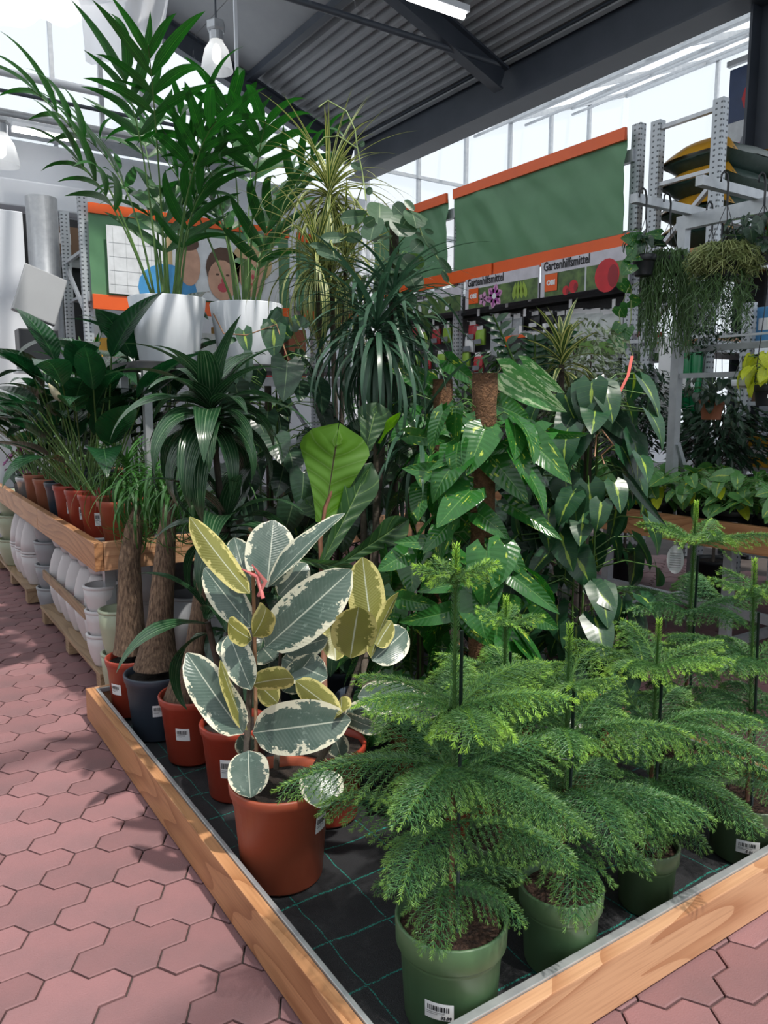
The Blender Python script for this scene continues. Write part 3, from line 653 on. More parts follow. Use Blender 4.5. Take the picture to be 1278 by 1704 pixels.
# ------------------------------------------------------------------ right rack with green banner
RX = 5.5
def upright(name, x, y, z0, z1, parent, w=.09, dd=.07): return box(name, (x, y, (z0+z1)/2), (dd, w, z1-z0), 'slot', parent)
rk = thing('pallet_rack', 'tall slotted steel rack behind the green banner and garden signs', 'rack', (RX, 4.5, 0))
for y in (0, 2.36, 3.9):
    upright('upright', .04, y, 0, 3.75, rk); upright('upright', .95, y, 0, 3.75, rk)
    for k in range(4): m = MB(); m.bar((.06, y, .4+k*.8), (.93, y, .4+k*.8+(.7 if k % 2 else 0)), .035); m.obj('brace', 'galv', rk)
for z in (.4, 2.85, 3.5): box('shelf_beam', (.0, 1.95, z), (.05, 3.9, .10), 'galv', rk)
M['pegb'] = mat('peg_panel', (.07, .072, .078), (.05, .052, .058), rough=.6, nscale=60)
box('peg_panel', (.25, 1.95, 1.5), (.03, 3.85, 2.3), 'pegb', rk)
box('shelf_board', (.5, 1.95, 2.42), (.9, 3.85, .03), 'dark', rk)
def banner(name, xz, label, plane):
    """xz: four corners bottom-left, bottom-right, top-right, top-left as seen"""
    a, b, c, d = [Vector(p) for p in xz]; t = thing(name, label, 'banner', a); n = (b-a).cross(d-a).normalized(); vs = []; fs = []; nu, nv = 46, 18
    for j in range(nv+1):
        for i in range(nu+1):
            u, v = i/nu, j/nv; p = (a*(1-u)+b*u)*(1-v)+(d*(1-u)+c*u)*v
            wv = .05*noise.noise(Vector((u*6.2+v*1.6, v*1.2, 8)))+.022*noise.noise(Vector((u*15+v*4, v*2.5, 2))); wv *= min(1, 4*(1-v)+.1)*min(1, v*6+.2)
            vs.append(p-a+n*(wv+.02))
    for j in range(nv):
        for i in range(nu): q = j*(nu+1)+i; fs.append((q, q+1, q+nu+2, q+nu+1))
    obj('cloth', mesh('cloth', vs, fs, 'bgreen'), t)
    up = (d-a).normalized(); h = (d-a).length; r = (b-a); nn = n
    m = MB(); q = Matrix((r.normalized(), up, nn)).transposed()
    m.box((r/2)+up*(h-.045)+nn*.035, (r.length, .10, .03), q); m.obj('orange_hem', 'orange', t)
    return t
banner('green_banner', [(RX-.05, 6.80, 2.87), (RX-.05, 4.53, 2.87), (RX-.05, 4.53, 3.71), (RX-.05, 6.80, 3.71)], 'wide plain green tarpaulin banner with orange top hem on the right rack', 'x')
banner('green_banner', [(RX-.05, 8.42, 2.87), (RX-.05, 6.92, 2.87), (RX-.05, 6.92, 3.70), (RX-.05, 8.42, 3.70)], 'green tarpaulin banner half hidden behind the round-leaved climber', 'x')
for k, (ya, yb) in enumerate(((8.4, 6.17), (6.15, 4.45))):
    tag(box('orange_strip', (RX-.07, (ya+yb)/2, 2.80), (.03, ya-yb-.01, .13), 'orange', bev=.004), ['long orange strip under the hidden banner and its flower signs', 'orange strip below the wide green banner, nearest the hanging plants'][k], 'strip')
rt, upv = (0, -1, 0), (0, 0, 1)
def sign(ya, yb, zb, zt, title, label, kindp):
    t = thing('shelf_sign', label, 'sign', (RX-.10, ya, zb)); W_, H = ya-yb, zt-zb
    box('board', (0, -W_/2, H/2), (.012, W_-.008, H), 'psign', t); o = (-.007, 0, 0)
    text('title', title, .115, (-.011, -.04, H*.74), rt, upv, 'ink', t, .72, bold=.002)
    ph = H*.64
    flat('picture', rect(.06 if kindp else .2, .0, W_-.01, ph), o, rt, upv, 'pleaf', t)
    if kindp == 'bloom':
        for k in range(6): flat('petal', petal(.47, ph*.45, .125, .045, k*PI/3+.3), o, rt, upv, 'ppink', t, .004); flat('petal_stripe', petal(.47, ph*.45, .11, .016, k*PI/3+.3), o, rt, upv, 'ppurple', t, .006)
        flat('flower_centre', ell(.47, ph*.45, .03, .03), o, rt, upv, 'ppale', t, .008)
        for k in range(5): flat('flower_petal', petal(.30, ph*.4, .08, .03, k*1.25), o, rt, upv, 'ppink', t, .004)
        for k in range(4): flat('leaf_print', petal(.75+k*.06, .02, .17, .03, 1.4+.15*k), o, rt, upv, 'plime', t, .004)
    elif kindp == 'fruit':
        for cx, cy, r_ in ((.80, .10, .135), (.42, .055, .055), (.33, .03, .04)):
            flat('fruit', ell(cx, cy, r_, min(r_*1.05, .2)), o, rt, upv, 'pred', t, .004); flat('fruit_shade', ell(cx+r_*.5, cy-.01, r_*.42, r_*.7), o, rt, upv, 'pdarkred', t, .005)
        flat('stem_print', rect(.55, 0, .57, ph), o, rt, upv, 'pgrid', t, .004)
    elif kindp == 'leaves':
        for k in range(12): flat('leaf_print', petal(.25+.075*k, .02+.01*(k % 3), .12, .03, .5+.35*(k % 5)), o, rt, upv, 'pgreen' if k % 2 else 'ppale', t, .004)
    if kindp in ('bloom', 'fruit'):
        lo = (-.014, -.07, .045); flat('logo_square', rect(0, 0, .155, .155), lo, rt, upv, 'orange', t, .002)
        text('logo_text', 'OBI', .062, (-.019, -.07-.0775, .045+.056), rt, upv, 'label', t, 1.05, 'CENTER', bold=.0035)
sign(6.56, 5.47, 2.44, 2.745, 'Gartenhilfsmittel', 'shelf sign printed with a purple clematis flower', 'bloom')
sign(5.45, 4.42, 2.44, 2.76, 'Gartenhilfsmittel', 'shelf sign printed with red pomegranates', 'fruit')
sign(7.9, 6.62, 2.44, 2.70, 'Schädlingsbekämpfung', 'shelf sign with white title strip over pale foliage, left of the clematis sign', 'leaves')
# ------------------------------------------------------------------ goods on the peg panel
M['foilbag'] = mat('silver_pack', (.50, .53, .56), (.26, .28, .30), rough=.28, nscale=14)
M['whitebag'] = mat('white_pack', (.60, .63, .62), (.40, .43, .42), rough=.3, nscale=10)
M['lawn'] = mat('lawn_print', (.15, .30, .05), (.09, .2, .04), rough=.4, nscale=30)
M['redpack'] = mat('red_pack', (.42, .03, .04), rough=.45); M['greenpack'] = mat('bright_green_pack', (.26, .44, .05), rough=.45)
M['tubegreen'] = mat('green_tube', (.006, .19, .06), (.004, .13, .045), rough=.25, nscale=5)
M['yellow'] = mat('yellow_pack', (.70, .38, .02), (.58, .28, .02), rough=.4, nscale=6); M['bluepack'] = mat('blue_pack', (.08, .26, .5), rough=.4)
def pack(px, py, w_, h_, m, label, x=5.62, top=None, group=None, dpt=.06, name='hanging_pack', cat='pack', band=None):
    a = atx(px, py, x); t = thing(name, label, cat, (x, a.y, a.z-h_), group); mb = MB(); n = 6
    vs = []; fs = []
    for j in range(n+1):
        for i in range(n+1):
            u, v = i/n*2-1, j/n*2-1; b = (1-u**4)*(1-v**4); vs.append((-dpt*.5*b-.01, -u*w_/2, h_/2+v*h_/2))
    for j in range(n):
        for i in range(n): q = j*(n+1)+i; fs.append((q, q+1, q+n+2, q+n+1))
    k0 = len(vs); vs += [(.012, -w_/2, 0), (.012, w_/2, 0), (.012, w_/2, h_), (.012, -w_/2, h_)]; fs.append((k0, k0+1, k0+2, k0+3))
    for ring in ([i for i in range(n+1)], [n*(n+1)+i for i in range(n+1)]):
        pass
    obj('pouch', mesh('pouch', vs, fs, m), t); box('header_card', (-.012, 0, h_+.012), (.006, w_*.7, .05), top or 'label', t)
    if band: box('printed_band', (-dpt*.5-.014, 0, h_*.22), (.004, w_*.8, h_*.3), band, t)
    m2 = MB(); m2.tube([(-.09, 0, h_+.03), (.115, 0, h_+.03)], .004, 5); m2.obj('peg_hook', 'galv', t)
    return t
for k, (px, w_) in enumerate(((826, .15), (845, .15), (862, .14))): pack(px, 528, w_, .42, 'foilbag', 'silver film pack on the peg wall, %s of three' % ('left', 'middle', 'right')[k], group='silver film packs')
for k, px in enumerate((818, 838)): pack(px, 588, .16, .32, 'black', 'dark slim pack below the silver ones, %s' % ('left one', 'right one')[k], band='pgrey')
for k, px in enumerate((892, 915, 935)): pack(px, 524, .13, .13, 'black', 'small black fitting pack near the clematis sign, %s of three' % ('left', 'middle', 'right')[k], band='ppale')
for k in range(5): pack(872+k*9, 557, .10, .11, 'black', 'little black ring fitting under the black packs, %s in its row' % ('first', 'second', 'third', 'fourth', 'fifth')[k], group='row of black ring fittings')
for k, px in enumerate((957, 985, 1016)): pack(px, 521, .30, .40, 'whitebag', 'clear cover bag with lawn picture under the pomegranate sign, %s of three' % ('left', 'middle', 'right')[k], band='lawn', dpt=.1)
for k, px in enumerate((945, 980, 1010)): pack(px, 574, .28, .36, 'whitebag', 'crumpled white cover bag in the lower row, %s of three' % ('left', 'middle', 'right')[k], dpt=.12)
for k in range(3): pack(1058+k*19, 560, .13, .22, 'label', 'white carded tool with red top beside the aluminium post, number %s from the left' % ('one', 'two', 'three')[k], top='redpack', band='pgreen')
for k in range(2): pack(1060+k*30, 622, .28, .46, 'foilbag', 'large silver sheet pack above the ficus, %s one' % ('left', 'right')[k])
gr = [(690, 545, 'redpack'), (708, 552, 'greenpack'), (727, 548, 'redpack'), (745, 545, 'greenpack'), (788, 540, 'redpack'), (800, 548, 'greenpack'), (692, 585, 'greenpack'), (712, 590, 'redpack'), (735, 588, 'greenpack'), (775, 585, 'greenpack'), (797, 592, 'redpack'), (782, 560, 'label'), (700, 620, 'redpack'), (725, 620, 'label'), (780, 622, 'greenpack'), (800, 625, 'label')]
gr.sort(key=lambda q: (q[1] > 570, q[1] > 605, q[0])); cnt = {}
for k, (px, py, mm_) in enumerate(gr):
    rw = 'top' if py <= 570 else ('middle' if py <= 605 else 'bottom'); cnt[rw] = cnt.get(rw, 0)+1
    pack(px, py, .14, .17, mm_, '%s remedy carton on the right rack, %s row, %s from the left' % ({'redpack': 'red', 'greenpack': 'bright green', 'label': 'white'}[mm_], rw, ('first', 'second', 'third', 'fourth', 'fifth', 'sixth', 'seventh')[cnt[rw]-1]), group={'redpack': 'red remedy cartons', 'greenpack': 'green remedy cartons', 'label': 'white remedy cartons'}[mm_], band='pgrey', name='remedy_carton', cat='carton')
for k, (px, py) in enumerate(((795, 520), (815, 508), (842, 505), (872, 520), (880, 495), (905, 545), (925, 548), (948, 505), (865, 548), (745, 540), (720, 535), (700, 530), (1020, 505))):
    a = atx(px, py, 5.52); tag(box('price_tag', (5.53, a.y, a.z), (.006, .035, .075), 'label'), 'small white peg price tag on the rack', 'price tag', 'white peg price tags')
# orange framed notice
a = atx(862, 600, 5.45); t = thing('notice_frame', 'black notice in an orange frame in front of the peg wall', 'sign', (5.45, a.y, a.z-.35))
box('panel', (0, 0, .3), (.01, .32, .55), 'ink', t)
for c, s in (((-.004, .165, .3), (.02, .03, .6)), ((-.004, -.165, .3), (.02, .03, .6)), ((-.004, 0, .585), (.02, .30, .03)), ((-.004, 0, .015), (.02, .30, .03))): box('frame_bar', c, s, 'orange', t)
box('stand_post', (.02, 0, -a.z/2+.17), (.03, .04, a.z-.35), 'black', t)
for k in range(3): box('text_line', (-.006, 0, .40-k*.09), (.003, .22, .02), 'pgrid', t)
# ------------------------------------------------------------------ second rack with sacks
r2 = thing('sack_rack', 'slotted rack end frame holding green and yellow sacks', 'rack', (RX, 3.75, 0))
for y in (0, .56): upright('upright', .04, y, 0, 3.72, r2); upright('upright', 2.4, y, 0, 3.72, r2)
for a_, b_ in (((.04, 0, 3.66), (.04, .56, 3.66)), ((.04, 0, 3.22), (.04, .56, 3.22)), ((.04, 0, 3.15), (.04, .56, 2.65)), ((.04, .56, 2.1), (.04, 0, 2.6)), ((.04, 0, 2.0), (.04, .56, 1.5))): m = MB(); m.bar(a_, b_, .04, .03); m.obj('brace', 'galv', r2)
for y in (0, .56):
    for z in (2.60, 1.9, .9): box('shelf_beam', (1.22, y, z), (2.3, .05, .09), 'galv', r2)
for z in (2.66, 1.96): box('shelf_board', (1.22, .28, z), (2.3, .6, .03), 'wood', r2)
box('hook_rail', (-.03, .3, 1.97), (.03, 1.2, .03), 'galv', r2)
M['sackgreen'] = mat('sack_green', (.012, .04, .03), (.03, .06, .05), rough=.35, nscale=26); M['sackyel'] = mat('sack_yellow', (.62, .32, .02), (.5, .24, .02), rough=.35, nscale=8)
def sack(loc, s, rot, label, m2):
    t = thing('sack', label, 'sack', loc); vs = []; fs = []; n = 12
    for side in (1, -1):
        k0 = len(vs)
        for j in range(n+1):
            for i in range(n+1):
                u, v = i/n*2-1, j/n*2-1; b = max(0, (1-abs(u)**3.2)*(1-abs(v)**3.2))**.6
                vs.append((u*s[0]/2, v*s[1]/2, s[2]/2+side*b*s[2]/2+.012*noise.noise(Vector((u*3, v*3, side+loc[2])))))
        for j in range(n):
            for i in range(n): q = k0+j*(n+1)+i; f = (q, q+1, q+n+2, q+n+1); fs.append(f if side > 0 else f[::-1])
    ob = obj('bag', mesh('bag', vs, fs, 'sackgreen'), t); ob.rotation_euler = rot
    for sx in (-1, 1):
        m = MB(); vs2 = []
        for j in range(9):
            v = j/8*2-1; b = (1-abs(v)**3)**.6
            for q, zz in ((.36, .62), (.44, .42), (.503, .15)): 
                vs2.append((sx*s[0]*q, v*s[1]*.505, s[2]*.5+b*s[2]*zz)); 
        m.add(vs2, [(3*j+i, 3*j+i+1, 3*j+i+4, 3*j+i+3) for j in range(8) for i in range(2)])
        o2 = m.obj('yellow_end', m2, t, smooth=True); o2.rotation_euler = rot
for k in range(4):
    sack((RX+.62, 4.05, 2.68+k*.2), (.95, .62, .25), (R.uniform(-.03, .03), .03*(-1)**k, 0), 'dark green and yellow filled sack on the rack, %s of the pile' % ('bottom', 'second from bottom', 'second from top', 'top')[k], 'sackyel')
# hanging column poster
a = atx(1216, 118, 7.35); t = thing('column_poster', 'tall pale poster with dark blue header hung beside the steel column', 'poster', (7.35, a.y, 3.2))
W_ = .62; Hh = a.z-3.2
box('sheet', (0, -W_/2, Hh/2), (.01, W_, Hh), 'ppale', t); flat('header', rect(0, Hh-.5, W_, Hh), (-.006, 0, 0), rt, upv, 'pnavy', t)
text('letter_o', 'O', .34, (-.01, -.14, Hh-.42), rt, upv, 'pred', t, .8, bold=.012); text('letter_s', 'S', .62, (-.01, -.13, .42), rt, upv, 'pgrey', t, .8, bold=.02); flat('red_stroke', rect(.06, Hh-.8, .4, Hh-.7), (-.006, 0, 0), rt, upv, 'ppink', t)
m = MB(); m.bar((0, .03, Hh+.06), (0, -W_, Hh+.06), .05); m.obj('hanging_rail', 'galv', t)
# ------------------------------------------------------------------ back rack with family poster banner
BY = 8.55
rk = thing('pallet_rack', 'slotted steel rack at the back left carrying the poster banner', 'rack', (2.0, BY, 0))
for x in (0, 2.68, 4.3):
    for y in (.04, .9): box('upright', (x, y, 1.78), (.09, .07, 3.56), 'slot', rk)
    for k in range(5): m = MB(); m.bar((x, .06, .3+k*.68), (x, .88, .3+k*.68+(.6 if k % 2 else 0)), .035); m.obj('brace', 'galv', rk)
for z in (.9, 1.7, 2.55): box('shelf_beam', (2.15, .0, z), (4.3, .05, .10), 'galv', rk); box('shelf_board', (2.15, .47, z+.05), (4.25, .85, .03), 'galv', rk)
a0 = aty(152, 470, BY-.08); a1 = aty(505, 500, BY-.08); a2 = aty(152, 338, BY-.08); zb, zt = 2.55, 3.46
xl, xr = a0.x, aty(480, 400, BY-.08).x
t = banner('poster_banner', [(xl, BY-.06, zb), (xr, BY-.06, zb), (xr, BY-.06, zt), (xl, BY-.06, zt)], 'green banner with a large family photo print, behind the palms', 'y')
W_, H_ = xr-xl, zt-zb; o = (0, -.06, 0); r_, u_ = (1, 0, 0), (0, 0, 1)
flat('photo_print', rect(.16, .03, W_-.16, H_-.2), o, r_, u_, 'ppale', t, .012)
for k in range(5): flat('tile_line', rect(.22+k*.13, .05, .226+k*.13, H_-.22), o, r_, u_, 'pgrid', t, .014)
for k in range(4): flat('tile_line', rect(.18, .12+k*.14, .8, .126+k*.14), o, r_, u_, 'pgrid', t, .014)
flat('wood_print', rect(.78, .05, .84, H_-.22), o, r_, u_, 'pblond', t, .015)
flat('blue_shirt', ell(.78, .12, .32, .26), o, r_, u_, 'pblue', t, .016)
flat('man_face', ell(1.02, .40, .13, .23), o, r_, u_, 'pskin', t, .018); flat('man_hair', ell(1.0, .62, .14, .08), o, r_, u_, 'phair', t, .02)
flat('child_hair', ell(1.42, .38, .21, .24), o, r_, u_, 'phair', t, .022); flat('child_face', ell(1.40, .26, .17, .22), o, r_, u_, 'pskin', t, .024)
flat('child_mouth', ell(1.40, .18, .06, .05), o, r_, u_, 'plip', t, .026)
flat('woman_hair', ell(1.76, .48, .25, .22), o, r_, u_, 'pblond', t, .022); flat('woman_face', ell(1.76, .34, .16, .24), o, r_, u_, 'pskin', t, .024)
for ex, ey in ((1.34, .32), (1.46, .32), (1.71, .40), (1.82, .40)): flat('eye', ell(ex, ey, .022, .012, 10), o, r_, u_, 'phair', t, .027)
for ex, ey in ((1.40, .255), (1.765, .33)): flat('nose', ell(ex, ey, .018, .03, 10), o, r_, u_, 'plip', t, .0265)
flat('woman_mouth', ell(1.765, .245, .05, .014, 10), o, r_, u_, 'plip', t, .027)
banner('green_banner', [(xr+.1, BY-.06, zb), (4.9, BY-.06, zb), (4.9, BY-.06, zt-.02), (xr+.1, BY-.06, zt-.02)], 'short green banner right of the family photo, behind striped leaves', 'y')
tag(box('orange_strip', ((xl+xr)/2, BY-.1, zb-.06), (xr-xl, .03, .15), 'orange', bev=.004), 'orange strip below the family photo banner', 'strip')
tag(box('orange_strip', (xr+.7, BY-.1, zb-.06), (1.1, .03, .13), 'orange', bev=.004), 'short orange strip behind the striped-leaf plant', 'strip')
# goods below the back banner
for k in range(9): tag(box('carton', (2.15+k*.29, BY+.25, 2.08+.0), (.24, .3, .5+.1*(k % 3)-.12), ['yellow', 'label', 'redpack', 'clay', 'whitebag'][k % 5], bev=.006), 'carton on the shelf under the family photo, %s from the left' % ('first', 'second', 'third', 'fourth', 'fifth', 'sixth', 'seventh', 'eighth', 'ninth')[k], 'carton')
for k in range(9):
    o_ = [x for x in bpy.data.objects if x.name.startswith('carton')][k]; h_ = .5+.1*(k % 3)-.12; o_.location.z = 1.765+h_/2
# doorway bay on the far left: dark sheet painted as the shade inside the storage opening, duct, panel
a = aty(40, 352, 10.0); b = aty(152, 490, 10.0)
st = thing('storage_bay', 'dark storage bay with slotted frame at the far left', 'storage bay', (a.x, 9.9, 0))
w_ = b.x-a.x; box('painted_shade_panel', (w_/2, .55, 1.85), (w_, .05, 3.7), 'dark', st)
for px in (92,): q = aty(px, 400, 9.95); box('upright', (q.x-a.x, .1, 1.8), (.1, .08, 3.6), 'slot', st)
q = aty(110, 430, 9.95); box('black_door', (q.x-a.x+.02, .3, 2.6), (.62, .04, 1.0), 'black', st); box('shelf_beam', (q.x-a.x+.02, .2, 3.13), (.72, .06, .12), 'galv', st); box('shelf_beam', (q.x-a.x+.02, .2, 2.02), (.72, .06, .12), 'galv', st)
q = aty(108, 372, 9.95); cb_ = thing('cardboard_box', 'brown cardboard box on top of the storage bay', 'box', (q.x, 10.05, 3.19)); M['card'] = mat('cardboard', (.15, .09, .055), rough=.8)
box('body', (0, .1, .16), (.6, .4, .32), 'card', cb_, .004); box('paper_label', (-.02, -.103, .18), (.15, .004, .12), 'label', cb_)
q = aty(72, 420, 9.8); m = MB(); m.lathe([(.17, 0), (.17, 3.75)], 20, cap1=True); tag(m.obj('duct', 'galv', None, (q.x, 9.75, 0), True), 'silver vertical duct beside the storage bay', 'duct')
q = aty(38, 380, 7.6); tag(box('partition', (q.x-.9, 7.6, 1.55), (1.8, .06, 3.1), 'white_wall', bev=.01), 'bluish white partition board at the left edge', 'partition')
a = aty(62, 495, 7.0); t = thing('price_terminal', 'tilted grey price checker screen on a black box by the partition', 'terminal', (a.x, 7.0, 0))
box('screen', (.02, 0, a.z+.02), (.34, .05, .42), 'deck', t, .01, (-.25, .35, 0)); box('black_case', (-.02, .02, a.z-.42), (.30, .22, .32), 'black', t, .01); box('stand_post', (0, .12, (a.z-.3)/2), (.06, .06, a.z-.3), 'galv', t)
box('bracket', (.0, -.02, a.z-.60), (.4, .26, .03), 'galv', t)
# ------------------------------------------------------------------ right-hand table with aluminium hanging frame
RT = thing('plant_table', 'larch-edged plant table at the right holding trailing pothos', 'table', (3.84, 1.6, 0))
box('edge_board', (.02, 1.0, .735), (.04, 4.2, .15), 'wood', RT, .003); box('table_top', (.56, 1.0, .70), (1.04, 4.1, .03), 'black', RT)
for y in (.05, .85, 1.7, 2.9):
    for x in (.1, 1.0): box('leg', (x, y, .34), (.05, .05, .68), 'galv', RT)
for y in (.05, .85, 1.7, 2.9): box('foot_rail', (.55, y, .1), (.85, .04, .05), 'galv', RT)
box('side_rail', (.1, 1.0, .3), (.04, 3.8, .05), 'galv', RT)
FX = 4.25
fr = thing('plant_hanger_stand', 'aluminium hanging stand with cross arms above the right table', 'stand', (FX, 3.08, .715))
def fb(nm, a, b, w, h=None): m = MB(); m.bar(Vector(a)-Vector((FX, 3.08, .715)), Vector(b)-Vector((FX, 3.08, .715)), w, h); return m.obj(nm, 'galv', fr)
fb('post', (FX, 3.08, .716), (FX, 3.08, 2.50), .055); fb('post', (FX, 1.4, .716), (FX, 1.4, 2.50), .055)
fb('top_beam', (FX, 3.12, 2.54), (FX, 1.3, 2.54), .05, .08); fb('rung', (FX, 3.05, 1.78), (FX, 1.43, 1.78), .035, .035); fb('rung', (FX, 3.05, 1.62), (FX, 1.43, 1.62), .03, .03)
fb('cross_arm', (3.72, 3.04, 2.605), (4.9, 3.04, 2.605), .045, .05); fb('cross_arm', (3.72, 2.62, 2.605), (4.9, 2.62, 2.605), .045, .05); fb('brace', (FX, 3.05, 1.2), (FX+.25, 3.05, .72), .03)
# green tubes, box and background shop front to the right of the post
def stick(px, py0, py1, w, m, label, x=5.465, name='green_tube', cat='tube'):
    a, b = atx(px, py0, x), atx(px, py1, x); t = thing(name, label, cat, (x, a.y, b.z)); mb = MB(); h = a.z-b.z
    mb.lathe([(w*.3, 0), (w*.5, .04), (w*.5, h-.04), (w*.25, h)], 12, cap0=True, cap1=True); mb.obj('body', m, t, smooth=True); box('paper_label', (-w*.5-.002, 0, h*.45), (.004, w*.4, .12), 'label', t); box('hang_strap', (0, 0, -.06), (.01, .03, .12), m, t)
stick(1148, 573, 686, .085, 'tubegreen', 'bright green wrapped tube beside the post, left one'); stick(1162, 574, 688, .085, 'tubegreen', 'bright green wrapped tube beside the post, right one')
for k, (px, m_) in enumerate(((1108, 'label'),)): a = atx(px, 655, 5.465); tag(box('carton', (5.465, a.y, 1.57), (.06, .13, .83), m_, bev=.004), 'tall narrow white carton left of the green tubes', 'carton')
sg = thing('shop_shelf', 'bright background shelf unit with garden goods right of the green tubes', 'shelf', (5.6, 1.6, 0))
box('back_panel', (.5, .5, 1.0), (.03, 2.7, 2.0), 'white_wall', sg)
for z in (.3, .95, 1.45, 1.9): box('shelf_board', (.25, .5, z), (.5, 2.7, .03), 'galv', sg)
for y in (-.85, .55, 1.85): box('upright', (.0, y, 1.1), (.05, .09, 2.2), 'slot', sg)
cols = ['yellow', 'bluepack', 'label', 'greenpack', 'redpack', 'card', 'yellow', 'label', 'bluepack']
wn_ = ('first', 'second', 'third', 'fourth', 'fifth', 'sixth', 'seventh', 'eighth', 'ninth')
for z, nm_ in ((.965, 'lower'), (1.465, 'middle'), (1.915, 'upper')):
    for k in range(9):
        h_ = R.uniform(.2, .36); y = 3.35-k*.26; c_ = cols[(k*4+int(z*10)) % 9]
        t = thing('carton', '%s carton on the %s shelf behind the hanging frame, %s from the left' % ({'card': 'brown', 'label': 'white', 'yellow': 'orange', 'bluepack': 'blue', 'greenpack': 'green', 'redpack': 'red'}[c_], nm_, wn_[k]), 'carton', (5.78, y, z+.001))
        box('body', (0, 0, h_/2), (.2, .2, h_), c_, t, .004); box('printed_label', (-.102, 0, h_*.5), (.003, .14, h_*.35), 'label' if c_ != 'label' else 'pgreen', t)
# ------------------------------------------------------------------ pots
def potmesh(r, h, m, taper=.78, rim=.022, rimh=.035, n=36, flare=0, style='plain'):
    rb = r*taper; mb = MB()
    if style == 'deep':           # nursery pot with broad stepped collar
        pr = [(rb*.97, 0), (rb, .006), (r*.90, h*.70), (r*.96, h*.74), (r*.985, h*.76), (r, h-.004), (r-.003, h), (r-.008, h-.002), (r*.93, h*.75), (r*.86, h*.6)]
    elif style == 'rim':
        pr = [(rb*.97, 0), (rb, .006), (r*.93, h*.80), (r*.945, h*.805), (r*.955, h-rimh), (r, h-rimh+.004), (r+.003, h-.006), (r, h), (r-.008, h-.002), (r*.93, h-.03), (r*.88, h*.7)]
    else:
        pr = [(rb*.98, 0), (rb, .01), (r, h-.004), (r-.002, h), (r-.01, h-.002), (r*.93, h*.7)]
    mb.lathe(pr, n, cap0=True); return mb.mesh('pot', m, True)
def soilmesh(r, m='soil', n=20, seed=0):
    vs = [(0, 0, .01)]; fs = []; rings = 6
    for i in range(1, rings+1):
        for k in range(n):
            a = 2*PI*k/n; q = r*i/rings; vs.append((q*math.cos(a), q*math.sin(a), .012*noise.noise(Vector((q*math.cos(a)*30, q*math.sin(a)*30, seed)))+.006*noise.noise(Vector((q*math.cos(a)*90, q*math.sin(a)*90, seed)))))
    for k in range(n): fs.append((0, 1+k, 1+(k+1) % n))
    for i in range(rings-1):
        for k in range(n): a = 1+i*n+k; b = 1+i*n+(k+1) % n; fs.append((a, a+n, b+n, b))
    return mesh('soil', vs, fs, m)
def sticker(t, r0, r1, h, z, ang, w, hh, price=None, parts=True):
    """curved paper label on a conical pot wall, facing world angle ang"""
    def pt(u, v, off=.0008):                  # u along the arc in metres, v up
        zz = z+v; rr = r0+(r1-r0)*zz/h+off; a = ang+u/rr; return Vector((rr*math.cos(a), rr*math.sin(a), zz))
    def patch(nm, u0, u1, v0, v1, m, par, off):
        n = 6; vs = []; fs = []
        for i in range(n+1):
            u = u0+(u1-u0)*i/n; vs += [pt(u, v0, off), pt(u, v1, off)]
        for i in range(n): fs.append((2*i, 2*i+2, 2*i+3, 2*i+1))
        return vs, fs
    vs, fs = patch('', -w/2, w/2, 0, hh, 'label', t, .0012); lb = obj('price_label', mesh('price_label', vs, fs, 'label'), t)
    if not parts: return lb
    mb = MB(); u = -w*.40; rr = random.Random(int(z*1e4+ang*100))
    while u < w*.34:
        q = rr.uniform(.0012, .0032)*w/.06; vs, fs = patch('', u, u+q, hh*.52, hh*.82, 'ink', lb, .0018); mb.add(vs, fs); u += q+rr.uniform(.001, .0025)*w/.06
    mb.obj('barcode', 'ink', lb); mb = MB()
    for k, (a, b) in enumerate(((-.42, .2), (-.42, -.05))): vs, fs = patch('', a*w, b*w, hh*(.40-.1*k), hh*(.44-.1*k), 'inkgrey', lb, .0018); mb.add(vs, fs)
    mb.obj('print_lines', 'inkgrey', lb)
    if price and price.strip():
        tx = text('price_text', price, hh*.26, (0, 0, 0), (1, 0, 0), (0, 1, 0), 'ink', lb, 1.0, 'RIGHT', bold=.0004); me = tx.data
        for v in me.vertices: v.co = pt(w*.44+v.co.x, hh*.09+v.co.y, .0019+v.co.z*.3)
        tx.matrix_basis = Matrix.Identity(4)
    return lb
def potted(name, label, cat, base, r, h, m, soil='soil', style='rim', taper=.78, group=None, fill=.90):
    t = thing(name, label, cat, base, group); obj('pot', potmesh(r, h, m, taper, style=style), t); obj('soil', soilmesh(r*(.93 if style != 'deep' else .92), soil), t, (0, 0, h*fill)); return t
def camang(p): return math.atan2(-p[1], -p[0])
def lp(t, p): return Vector(p)-t.location
CAMV = lambda p: (O3-Vector(p)).normalized()
def leafpx(t, me, L0, W0, b, tp, wpx, roll=0, name='leaf', back=False):
    """leaf from a base to a tip given as (pixel x, pixel y, metres ahead)"""
    B, T = dep(*b), dep(*tp); d = T-B; mid = (B+T)/2; ln = d.length; w = wpx/F*(b[2]+tp[2])/2
    n = CAMV(mid); n = n-d.normalized()*n.dot(d.normalized()); n.normalize(); n = Matrix.Rotation(roll, 3, d) @ n
    if back: n = -n
    return put(name, me, t, B-t.location, d, n, (w/W0, ln/L0, ln/L0))
